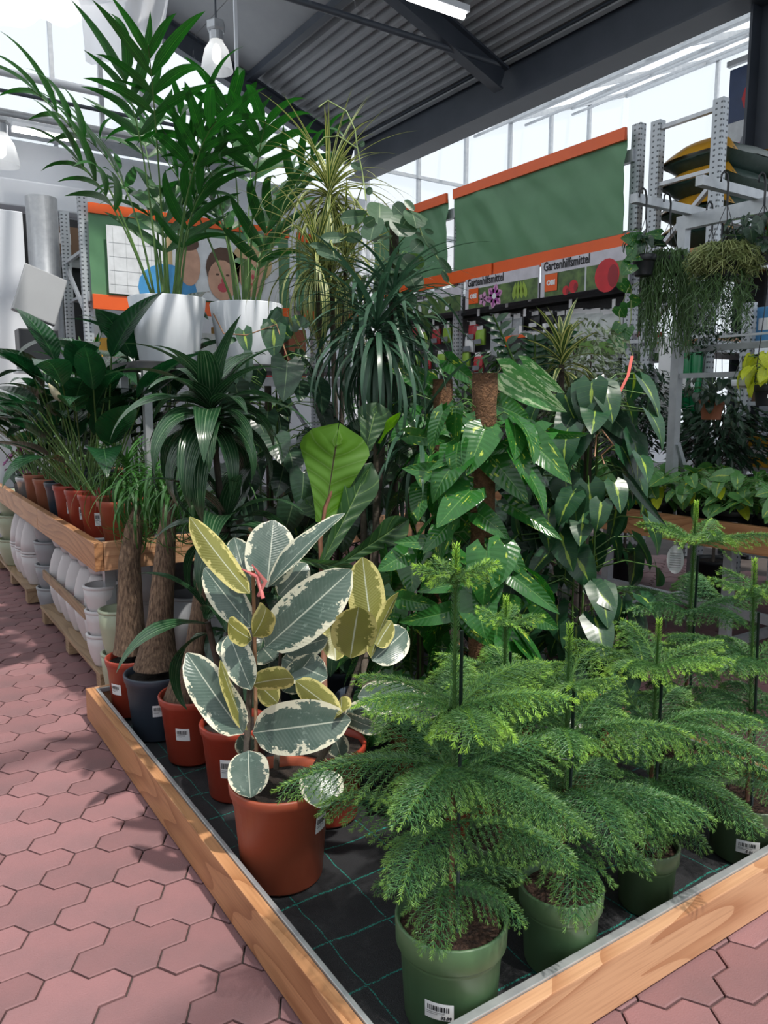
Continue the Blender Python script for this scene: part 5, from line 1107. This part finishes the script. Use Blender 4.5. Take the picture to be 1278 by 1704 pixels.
# ------------------------------------------------------------------ kentia palms in white pots
def kentia(cx, label, seed, lean, fr):
    c = aty(cx, 603, 4.22); c.z = SZ+.001; t = thing('potted_kentia_palm', label, 'potted plant', c, 'kentia palms in white pots'); r, h = .205, .345
    mb = MB(); n = 72; pr = [(r*.74, 0), (r*.755, .006), (r, h-.004), (r-.002, h), (r-.012, h-.002), (r*.92, h*.7)]; mb.lathe(pr, n, cap0=True)
    for i, v in enumerate(mb.v):
        k = i % n
        if k % 6 == 0 and i//n in (1, 2): mb.v[i] = Vector((v.x*1.018, v.y*1.018, v.z))
    obj('pot', mb.mesh('pot', 'whitepot', True), t); obj('soil', soilmesh(r*.93), t, (0, 0, h*.9)); rr = random.Random(seed)
    for k, (a, el, pet, rac, bend) in enumerate(fr):
        b = Vector((.06*math.cos(a), .06*math.sin(a), h*.88)); pts = []; d = Vector((math.cos(a)*math.cos(el), math.sin(a)*math.cos(el), math.sin(el))); p = b.copy(); n_ = 16; L_ = pet+rac; o = Vector((math.cos(a), math.sin(a), 0))
        for i in range(n_+1): pts.append(p.copy()); s = i/n_; d = (d+(o*.55-Vector((0, 0, .5)))*bend*(s**1.6)*.12).normalized(); p = p+d*L_/n_
        m = MB(); m.tube(pts, [.0075-.0055*i/n_ for i in range(n_+1)], 6); fo = m.obj('frond', 'stalk', t, smooth=True); nl = 4
        for j in range(nl):
            s = (pet+rac*(j+.2)/nl)/L_; f = s*n_; i = min(n_-1, int(f)); q = pts[i].lerp(pts[i+1], f-i); dd = (pts[i+1]-pts[i]).normalized(); sx = dd.cross(Vector((0, 0, 1))); sx = sx.normalized() if sx.length > .1 else Vector((-math.sin(a), math.cos(a), 0)); up = sx.cross(dd)
            for sd in (-1, 1):
                an = 1.0-.75*j/nl; dv = dd*math.cos(an)+sx*sd*math.sin(an)+up*.25; put('leaflet', P['kentia'][min(5, max(0, int(rr.gauss(2.2, 1.5))))], fo, q, dv, up+dd*.2, rr.uniform(.72, 1.05)*(1-.25*abs(j/nl-.45)))
    m = MB(); m.lathe([(.02, h*.85), (.012, h+.25)], 10); m.obj('stem_base', 'stalk', t, smooth=True); return t
def fronds(seed, n, hmul):
    rr = random.Random(seed); return [(k*2.4+rr.uniform(-.3, .3), rr.uniform(1.2, 1.52), (.3 if k % 7 == 3 else rr.uniform(.5, 1.0))*hmul, rr.uniform(.26, .38), rr.uniform(.6, 2.2)) for k in range(n)]
kentia(282, 'tall kentia palm in the left white pot on the riser shelf', 3, 0, fronds(2, 14, .95)); kentia(412, 'kentia palm in the right white pot, half hidden by trailing vine', 5, 0, fronds(9, 12, .84))
# ------------------------------------------------------------------ round-leaved climber with long tendrils
dV = 3.15; bV = dep(655, 900, 3.32); RV = potted('potted_round_leaf_climber', 'round-leaved climber high on a pillar with a tendril rising above', 'potted plant', (bV.x, bV.y, ZP+.004), .10, .26, 'bluepot')
zt2 = dep(640, 360, dV).z-RV.location.z; m = MB(); m.tube([(0, 0, .2), (0, 0, zt2)], .02, 8); m.obj('climbing_stick', 'cane', RV, smooth=True)
climber(RV, (0, 0, .9), zt2-.9, .15, P['round'], 60, 1.0, 6, taper=.1, down=.1)
def vp(x, y, d): return (480+x/4.564, 220+y/4.564, d)
for b, tp, w_, ro in (((690, 690, 3.0), (700, 520, 3.05), 215, .3), ((560, 640, 3.05), (400, 650, 3.0), 110, .1), ((420, 800, 3.05), (245, 800, 3.0), 85, .3), ((430, 800, 3.05), (555, 800, 3.0), 80, .3), ((300, 880, 3.05), (165, 850, 3.0), 55, .3), ((370, 950, 3.0), (205, 890, 3.0), 70, .2), ((580, 700, 2.95), (650, 660, 2.9), 90, .2), ((800, 560, 3.05), (880, 640, 3.0), 130, .2), ((740, 690, 3.0), (920, 750, 2.95), 60, .3), ((950, 590, 3.0), (880, 510, 3.0), 60, .4), ((1010, 830, 3.0), (940, 900, 2.98), 110, .1), ((1010, 700, 3.0), (940, 620, 3.0), 55, .3), ((1040, 740, 3.0), (1100, 770, 3.0), 40, .2), ((1150, 960, 3.0), (1235, 1070, 3.0), 60, .2), ((1170, 1060, 3.0), (1215, 1140, 3.0), 45, .2), ((1070, 850, 3.0), (1130, 930, 3.0), 40, .2), ((540, 100, 3.1), (580, 75, 3.1), 42, .2), ((560, 280, 3.1), (470, 235, 3.1), 55, .2), ((590, 460, 3.1), (640, 430, 3.1), 55, .2), ((470, 610, 3.05), (590, 610, 3.0), 45, .5)):
    leafpx(RV, P['round'][0], .1, .105, vp(*b), vp(*tp), w_/4.564, ro)
for pts in (((590, 520), (560, 300), (520, 100), (505, -20), (440, -160), (300, -240), (230, -190)), ((880, 620), (990, 700), (1030, 830), (1100, 910), (1170, 1010), (1200, 1130), (1260, 1180)), ((560, 710), (430, 800), (300, 870)), ((520, 120), (380, 30), (270, 40), (200, 120))):
    m = MB(); m.tube([lp(RV, dep(*vp(x, y, 3.04))) for x, y in pts], .0028, 5); m.obj('tendril', 'stalkl', RV, smooth=True)
# ------------------------------------------------------------------ plants on the left table
def rosette(t, z, meshes, n, size, seed, pet=(.15, .4), el=(.7, 1.45), nm='leaf', stalk='stalk'):
    rr = random.Random(seed); st = MB()
    for k in range(n):
        a = k*2.39996+rr.uniform(-.3, .3); e = rr.uniform(*el); L_ = rr.uniform(*pet); o = Vector((math.cos(a), math.sin(a), 0)); b = o*.03+Vector((0, 0, z)); p = b+(o*math.cos(e)+Vector((0, 0, math.sin(e))))*L_
        d = o*(math.cos(e)+.35)+Vector((0, 0, math.sin(e)*.8)); put(nm, rr.choice(meshes), t, p, d, Vector((0, 0, 1))-o*.3, size*rr.uniform(.75, 1.1)); st.tube([b, b.lerp(p, .5)+Vector((0, 0, .01)), p], .004, 5)
    st.obj('leaf_stalks', stalk, t, smooth=True)
TT = TZ-.103
def tpot(x, y, r, h, pot, label, name, lab=False, cat='potted plant'):
    t = potted(name, label, cat, (x, y, TT), r, h, pot, 'soil', 'rim', .74)
    if lab: sticker(t, r*.74, r*.93, h*.8, h*.4, camang((x, y))-.25, .03, .07, None)
    return t
wd = ('nearest', 'second', 'third', 'fourth')
for k, (x, y, r, h) in enumerate(((1.06, 3.92, .15, .27), (1.01, 4.24, .12, .27), (.99, 4.52, .11, .27), (.98, 4.80, .11, .27))):
    if k == 0:
        t = tpot(x, y, r, h, 'terra', 'ponytail palm tuft in the wide orange-red pot at the table corner', 'potted_ponytail_palm'); crown(t, (0, 0, h+.12), P['grass'], 90, .8, 4, (-.1, 1.4)); crown(t, (.1, -.1, h+.05), P['grass'], 40, .8, 5, (-.2, 1.2))
    else:
        t = tpot(x, y, r, h, 'redpot', 'peace lily in the %s red pot from the table corner' % wd[k], 'potted_peace_lily', True); rosette(t, h*.9, P['peace'], 19, 1.15, 30+k, (.25, .75), (.7, 1.5))
        if k == 2:
            M['spathe'] = mat('cream_spathe', (.62, .55, .40), (.5, .46, .3), rough=.5); m = MB(); p = lp(t, dep(102, 668, proj(t.location)[2]-.1)); m.tube([(0, 0, h), p*.6+Vector((0, 0, .1)), p], .004, 5); m.obj('flower_stalk', 'stalk', t, smooth=True); m = MB(); m.lathe([(.004, 0), (.022, .03), (.02, .07), (.003, .12)], 10); o = m.obj('spathe', 'spathe', t, p, True); o.rotation_euler = (.2, -.6, 0)
for k, (x, y, r, h, pot, lb) in enumerate(((1.0, 5.12, .12, .26, 'bluepot', 'leafy lily in a dark blue pot on the left table'), (1.0, 5.52, .12, .25, 'clay', 'lily in the nearest clay pot on the left table'), (.98, 5.9, .10, .25, 'clay', 'lily in the farther clay pot on the left table'), (.98, 6.25, .10, .2, 'galv', 'small lily in a grey tub at the far table end'))):
    t = tpot(x, y, r, h, pot, lb, 'potted_peace_lily'); rosette(t, h*.9, P['peace'], 13, .95, 50+k, (.2, .6), (.8, 1.5))
for k in range(2):
    t = tpot(1.5, 4.75+k*.5, .13, .26, 'bluepot', 'tall dark peace lily in the second row of the left table, ' + ('front one' if k == 0 else 'rear one'), 'potted_peace_lily'); rosette(t, .24, P['peace'], 22, 1.3, 70+k, (.4, 1.0), (.9, 1.5))
ar = tpot(1.30, 5.62, .14, .28, 'bluepot', 'arching palm tuft above the peace lilies at left', 'potted_palm'); crown(ar, (0, 0, .75), P['kentia'], 46, 1.1, 8, (.1, 1.35)); m = MB()
for k in range(6): m.tube([(.03*math.cos(k), .03*math.sin(k), .22), (.02*math.cos(k), .02*math.sin(k), .78)], .008, 6)
m.obj('canes', 'stalkl', ar, smooth=True)
for k, (x, y) in enumerate(((1.6, 6.2), (1.25, 6.6))):
    t = tpot(x, y, .12, .24, 'clay', 'pale variegated bush toward the far end of the left table, ' + ('right' if k == 0 else 'left') + ' one', 'potted_schefflera'); climber(t, (0, 0, .2), .75, .22, P['manjula'], 40, .5, 90+k, bias=1)
t = tpot(1.0, 6.65, .09, .18, 'galv', 'purple-flowered plant at the far end of the left table', 'potted_cyclamen'); M['purple'] = mat('purple_petal', (.16, .02, .12), (.10, .01, .08), rough=.5, nscale=20, trans=.2)
P['petal'] = [leaf('petal', .05, .035, prof_ovate, 'purple', n=4, mm=2, bend=.8)] if False else [mesh('petal', [(-.016, 0, 0), (.016, 0, 0), (.022, .035, .01), (0, .055, 0), (-.022, .035, .01)], [(0, 1, 2, 3, 4)], 'purple')]
climber(t, (0, 0, .15), .25, .13, P['petal'], 36, 1.2, 95, nm='petal', bias=1); climber(t, (0, 0, .1), .15, .13, P['philo'], 14, .6, 96)
# ------------------------------------------------------------------ pallets and planters below the left table
def pallet(y0, y1, label, x0=.86):
    t = thing('pallet', label, 'pallet', (x0, y0, 0)); l = y1-y0
    for k in range(4): box('deck_board', (.05+k*.22, l/2, .115), (.1, l, .02), 'pallet', t, .002)
    for y in (.06, l/2, l-.06):
        for x in (.05, .38, .71): box('block', (x, y, .06), (.09, .09, .09), 'pallet', t, .002)
    return t
pallet(3.83, 5.42, 'wooden pallet on the floor holding the white planters'); pallet(5.95, 7.5, 'farther wooden pallet on the floor at the left')
def planter(x, y, z, r, h, m, label, group, flip=False, rings=0, tall=False):
    t = thing('planter', label, 'planter', (x, y, z), group); mb = MB(); rb = r*.62
    pr = [(rb*.9, 0), (rb, .01), (rb+(r-rb)*.55, h*.35), (rb+(r-rb)*.86, h*.65), (r, h), (r-.012, h), (r*.84, h*.6), (rb*.7, .03)]
    if flip: pr = [(a, h-b) for a, b in pr][::-1]
    mb.lathe(pr, 24, cap0=not flip, cap1=flip); mb.obj('shell', m, t, smooth=True)
    mb = MB(); mb.lathe([(r-.006, -.006), (r+.002, 0), (r+.002, .012), (r-.008, .014)] , 24); o = mb.obj('lip', m, t, (0, 0, (h-.012) if not flip else .0), True); return t
G1, G2 = 'white planters stacked under the left table', 'grey planters stacked under the left table'
ordn = ('first', 'second', 'third', 'fourth', 'fifth', 'sixth', 'seventh', 'eighth')
for row in range(5):
    y = 4.21+row*.235
    for lvl in range(3):
        planter(.985, y, .126+lvl*.215, .105, .20, 'ceram', 'white planter under left table, %s layer, front row, %s from the corner' % (('bottom', 'middle', 'top')[lvl], ordn[row]), G1, flip=lvl % 2 == 1)
    for lvl in range(2): planter(1.24, y, .126+.244*lvl, .105, .24, 'ceram', 'white planter under left table, %s layer, rear row, %s from the corner' % (('bottom', 'top')[lvl], ordn[row]), G1, flip=lvl == 1)
box_ = thing('separator_board', 'thin brown separator board across the white planters', 'board', (.868, 4.08, .335)); box('board', (.0, .6, .03), (.014, 1.15, .055), 'pallet', box_)
for k, (x, y, z, r, h, m_, lb) in enumerate(((.925, 3.97, .126, .09, .17, 'ceram', 'white planter at the bottom of the stack behind the hindmost red pot'), (.925, 3.97, .25, .09, .17, 'ceram', 'white planter in the middle of the stack behind the hindmost red pot'), (.925, 3.97, .375, .092, .17, 'ceram', 'open white planter on top of the stack behind the hindmost red pot'),
                                             (.935, 3.72, .001, .09, .26, 'sage', 'sage green planter at the bottom beside the ponytail trunk'), (.935, 3.72, .215, .092, .26, 'sage', 'open sage green planter on top beside the ponytail trunk'), (1.36, 3.9, .001, .13, .45, 'ceramgrey', 'tall grey planter behind the sage ones'), (1.55, 3.82, .001, .13, .35, 'ceramgrey', 'grey planter between the ponytail trunks'), (1.55, 3.82, .34, .13, .22, 'ceram', 'pale planter upon the grey one between the ponytail trunks'))):
    planter(x, y, z, r, h, m_, lb, None) if False else planter(x, y, z, r, h, m_, lb, 'planters at the table corner')
for lvl in range(4): planter(.99, 5.62, .001+lvl*.16, .115, .2, 'ceramgrey', 'grey planter in the nested stack by the pallet end, %s' % ('lowest', 'second lowest', 'second highest', 'highest')[lvl], G2)
for row in range(3):
    for lvl in range(2): planter(.97, 6.1+row*.25, .126+lvl*.24, .11, .23, 'ceram', 'white planter on the farther pallet, %s layer, %s from the near end' % (('bottom', 'top')[lvl], ordn[row]), 'white planters on the farther pallet', flip=lvl == 1)
for lvl in range(3): planter(.95, 6.95, .126+lvl*.2, .14, .22, 'sage', 'sage planter in the far left stack, %s' % ('lowest', 'middle', 'uppermost')[lvl], 'sage planters at the far left')
# ------------------------------------------------------------------ pothos on the right table
pn = 0; ordn = ('first', 'second', 'third', 'fourth', 'fifth', 'sixth', 'seventh', 'eighth')
for row, x in enumerate((3.99, 4.33)):
    for k in range(7):
        y = 3.72-k*.25+row*.1
        if abs(y-3.08) < .12 and row == 1: x_ = x+.12
        else: x_ = x
        t = potted('potted_pothos', 'pothos in black pot, right table %s row, %s from far end' % (('front', 'rear')[row], ordn[k]), 'potted plant', (x_, y, .716), .10, .15, 'black', group='pothos pots on the right table')
        rr = random.Random(200+pn); climber(t, (0, 0, .13), .17, .19, P['golden'], 38, 1.0, 200+pn, taper=.0, bias=1, down=.0); pn += 1
        if True:
            for j in range(3): put('leaf', P['lime'][j], t, (-.10+.07*j-.03*(k % 2), -.08+.05*((j+k) % 3), .17+.05*((j+k) % 3)), (-.7+.3*j, -.6, -.4), (-.5, -.2, .8), .85)
        if row == 0: sticker(t, .078, .093, .12, .05, camang((x_, y)), .035, .04, None, False)
# ------------------------------------------------------------------ small-leaved bushes behind
def bush(name, base, rx, rz, n, m, label, pot, r=.12, h=.2, ln=.05, wd_=.022, seed=1, trunk=.3, group=None):
    t = potted(name, label, 'potted plant', base, r, h, pot, group=group); rr = random.Random(seed); mb = MB(); tw = MB(); c = Vector((0, 0, h+trunk+rz))
    tw.tube([(0, 0, h*.8), (0, 0, h+trunk+rz)], .012, 6)
    for k in range(14):
        d = Vector((rr.gauss(0, 1), rr.gauss(0, 1), rr.gauss(0, .8))).normalized(); tw.tube([(0, 0, h+trunk*rr.uniform(.5, 1)+rz*.4), c+Vector((d.x*rx, d.y*rx, d.z*rz))*.8], .004, 4, False)
    for k in range(n):
        d = Vector((rr.gauss(0, 1), rr.gauss(0, 1), rr.gauss(0, 1))).normalized(); q = rr.random()**.4; p = c+Vector((d.x*rx*q, d.y*rx*q, d.z*rz*q)); a = Vector((d.x+rr.uniform(-.6, .6), d.y+rr.uniform(-.6, .6), -.5+rr.uniform(-.4, .5))).normalized(); s = a.cross(Vector((rr.uniform(-.4, .4), rr.uniform(-.4, .4), 1))).normalized()*wd_/2; L_ = ln*rr.uniform(.7, 1.2); u = s.cross(a)*.3
        mb.add([p, p+a*L_*.45+s+u, p+a*L_, p+a*L_*.45-s+u], [(0, 1, 2), (0, 2, 3)])
    o = mb.obj('foliage', m, t); o['kind'] = 'stuff'; tw.obj('twigs', 'cane', t, smooth=True); return t
p = dep(975, 618, 4.1); bush('potted_weeping_fig', (p.x, p.y, .0), .28, .33, 1300, 'l_smallvar', 'cream-variegated weeping fig in front of the peg wall', 'black', .16, .28, .05, .024, 3, p.z-.28-.33-.05)
p = dep(1050, 672, 6.2); bush('potted_weeping_fig', (p.x, p.y, 0), .42, .40, 1400, 'l_smalldark', 'dark green weeping fig behind the philodendron pillar', 'black', .16, .28, .075, .032, 4, p.z-.28-.40-.05)
p = dep(1200, 712, 5.75); bush('potted_schefflera', (p.x, p.y, 0), .42, .26, 1100, 'l_smalldark', 'low dark schefflera behind the aluminium post', 'black', .16, .28, .11, .035, 5, p.z-.28-.26-.05)
p = dep(860, 640, 4.35); bush('potted_weeping_fig', (p.x, p.y, 0), .3, .3, 700, 'l_small', 'mid green weeping fig between the coir pole and the peg wall', 'black', .15, .28, .06, .026, 6, p.z-.28-.3-.05)
p = dep(690, 690, 3.9); bush('potted_weeping_fig', (p.x, p.y, 0), .36, .36, 900, 'l_small', 'pale green bush glimpsed behind the dragon tree trunk', 'black', .15, .28, .06, .026, 7, p.z-.28-.36-.05)
p = dep(935, 600, 3.7); t = potted('potted_striped_dracaena', 'yellow-striped dracaena tuft behind the mottled leaves', 'potted plant', (p.x, p.y, 0), .13, .26, 'black'); m = MB(); m.tube([(0, 0, .2), (0, 0, p.z-.02)], .014, 8); m.obj('cane', 'cane', t, smooth=True)
P['songw'] = pool('striped_leaf', 3, Ln=.3, Wd=.045, prof=prof_strap, m='l_song', n=8, mm=2, bend=(.3, 1.5), fold=.3)
crown(t, (0, 0, p.z), P['songw'], 30, .8, 5, (.0, 1.4))
# zz-like upright stems near the notice
p = dep(890, 590, 3.95); t = potted('potted_zz_plant', 'dark plant with upright leafy stems in front of the orange notice', 'potted plant', (p.x, p.y, 0), .13, .26, 'black'); st = MB()
for k, (ex, ez) in enumerate(((-.22, .20), (.0, .10), (.16, .12))):
    b = Vector((0, 0, .24)); tp = Vector((ex*.83, -ex*.55, p.z+ez)); st.tube([b, Vector((0, 0, p.z-.25)), tp], [.01, .009, .004], 6)
    for j in range(9):
        q = Vector((0, 0, p.z-.25)).lerp(tp, .25+.75*j/9); dd = (tp-Vector((0, 0, p.z-.25))).normalized()
        for sd in (-1, 1): put('leaf', P['peace'][0], t, q, dd*.7+Vector((.8*sd, -.55*sd, 0)), (-.5, -.7, .5), .22)
st.obj('leaf_stalks', 'stalk', t, smooth=True)
# ------------------------------------------------------------------ hanging plants
def hang(name, px, py, x, r, h, pot, label, top=2.58, cat='hanging plant', hook=True):
    c = atx(px, py, x); t = thing(name, label, cat, (c.x, c.y, c.z-h)); obj('pot', potmesh(r, h, pot, .74, style='rim'), t); obj('soil', soilmesh(r*.93), t, (0, 0, h*.88)); zt = top-t.location.z
    m = MB()
    for k in range(3): a = k*2.09+.4; m.tube([(r*math.cos(a), r*math.sin(a), h-.01), (0, 0, zt-.10)], .0025, 4)
    m.obj('hanger_wires', 'black', t)
    m = MB(); m.tube([(0, 0, zt-.11), (0, 0, zt), (-.015, 0, zt+.045), (-.04, 0, zt+.055), (-.062, 0, zt+.035), (-.065, 0, zt-.0)], .006, 6); m.obj('hook', 'black', t, smooth=True) if hook else None
    return t
def strands(t, z, r, n, ln, m, seed, out=.12, rad=.0022, curl=.02, up=.06, nm='strands'):
    rr = random.Random(seed); mb = MB()
    for k in range(n):
        a = rr.uniform(0, 2*PI); o = Vector((math.cos(a), math.sin(a), 0)); L_ = ln*rr.uniform(.35, 1.05); q = rr.random()**.5*r; p = o*q+Vector((0, 0, z)); pts = [p]; S = 7
        for i in range(1, S+1):
            s = i/S; pts.append(o*(q+out*rr.uniform(.7, 1.1)*min(1, s*2.2))+Vector((0, 0, z+up*math.sin(min(1, s*3)*PI/1.2)-L_*max(0, s-.12)))+Vector((rr.uniform(-curl, curl), rr.uniform(-curl, curl), 0)))
        mb.tube(pts, rad, 3, False)
        for j in range(2): i = rr.randint(2, S-1); mb.tube([pts[i], pts[i]+Vector((rr.uniform(-.05, .05), rr.uniform(-.05, .05), -.05))], rad*.8, 3, False)
    o = mb.obj(nm, m, t); o['kind'] = 'stuff'; return o
HX = 3.78
h1 = hang('hanging_pothos', 1072, 425, HX, .066, .115, 'black', 'small pothos in a black hanging pot left of the frame', 2.60)
climber(h1, (0, 0, .10), .12, .10, P['philo']+P['pothos'][:1], 16, .62, 5, bias=1, taper=0, down=.05)
for b, tp, w_ in (((1065, 400, 0), (1035, 395, 0), 26), ((1070, 420, 0), (1042, 430, 0), 26), ((1052, 410, 0), (1050, 435, 0), 22), ((1050, 440, 0), (1036, 455, 0), 30), ((1100, 390, 0), (1075, 390, 0), 18)):
    d_ = proj(h1.location)[2]-.06; leafpx(h1, P['pothos'][0], .18, .135, (b[0], b[1], d_), (tp[0], tp[1], d_-.03), w_, .2)
for pts in (((1062, 470), (1045, 480), (1030, 520), (1035, 560), (1040, 590)), ((1050, 480), (1050, 530), (1045, 560), (1055, 600))):
    m = MB(); m.tube([lp(h1, dep(x, y, d_)) for x, y in pts], .003, 5); m.obj('trailing_stem', 'stalkl', h1, smooth=True)
for b, tp, w_ in (((1035, 470), (1050, 490), 22), ((1030, 510), (1040, 530), 26), ((1032, 540), (1018, 560), 22), ((1045, 545), (1030, 580), 24), ((1040, 570), (1010, 565), 30), ((1048, 500), (1070, 505), 24)): leafpx(h1, P['pothos'][1], .18, .135, (*b, d_), (*tp, d_), w_, .2)
h2 = hang('hanging_rhipsalis', 1112, 428, HX+.2, .09, .11, 'black', 'dark stringy rhipsalis hanging in a long curtain beside the post', 2.60); strands(h2, .10, .08, 300, .66, 'l_rhip', 3, .075)
h3 = hang('hanging_rhipsalis', 1205, 425, HX+.1, .10, .12, 'black', 'bushy light green rhipsalis mop under the frame beam', 2.60); strands(h3, .12, .08, 330, .17, 'l_rhipy', 4, .10, .0024, .03, .07); strands(h3, .05, .08, 90, .38, 'l_rhip', 14, .08, .002, .03, .0, 'lower_strands')
h4 = hang('hanging_fern', 1268, 400, HX+.28, .10, .12, 'black', 'leafy fern cascade in the hanging pot at the right edge', 2.60); climber(h4, (0, 0, .0), .22, .2, P['philo'], 60, .62, 5, bias=1, taper=0)
h5 = hang('hanging_fern', 1180, 470, FX+.12, .09, .11, 'black', 'dark small-leaved cascade behind the light green mop', 2.60)
rr = random.Random(8); mb = MB()
for k in range(900):
    a = rr.uniform(0, 2*PI); q = rr.random()**.5*.26; z = .1-rr.random()**.8*.42; p = Vector((q*math.cos(a), q*math.sin(a), z)); d = Vector((rr.uniform(-1, 1), rr.uniform(-1, 1), -.4)).normalized(); s = d.cross(Vector((0, 0, 1))).normalized()*.008; mb.add([p, p+d*.02+s, p+d*.045, p+d*.02-s], [(0, 1, 2, 3)])
o = mb.obj('foliage', 'l_smalldark', h5); o['kind'] = 'stuff'; strands(h5, .1, .08, 90, .45, 'l_rhip', 18, .14, .0015, .03, .02)
h6 = hang('hanging_bowl', 1233, 632, HX+.1, .045, .045, 'whitepot', 'little white hanging bowl with air plant on cords', 1.80, hook=False); crown(h6, (0, 0, .045), P['grass'], 14, .28, 3, (.2, 1.3))
h7 = hang('hanging_lime_pothos', 1278, 640, HX+.12, .07, .11, 'black', 'bright lime yellow pothos in a black pot at the right edge', 2.60); climber(h7, (0, 0, .08), .16, .14, P['lime'], 34, .9, 5, bias=1, taper=0); sticker(h7, .052, .064, .1, .04, camang(h7.location)+.25, .03, .035, None)
h8 = hang('hanging_hoya', 1185, 665, FX+.35, .08, .13, 'clay', 'dark hoya in a brown hanging pot behind the rung', 2.60); climber(h8, (0, 0, .05), .2, .17, P['philo'], 40, .6, 15, bias=1, taper=0)
m = MB(); a = atx(1250, 525, HX+.05); tag(m.bar((3.8, a.y+.15, 1.80), (3.8, a.y-.3, 1.80), .012).obj('hook_rail', 'galv'), 'thin steel hook rail holding the white bowl', 'rail')
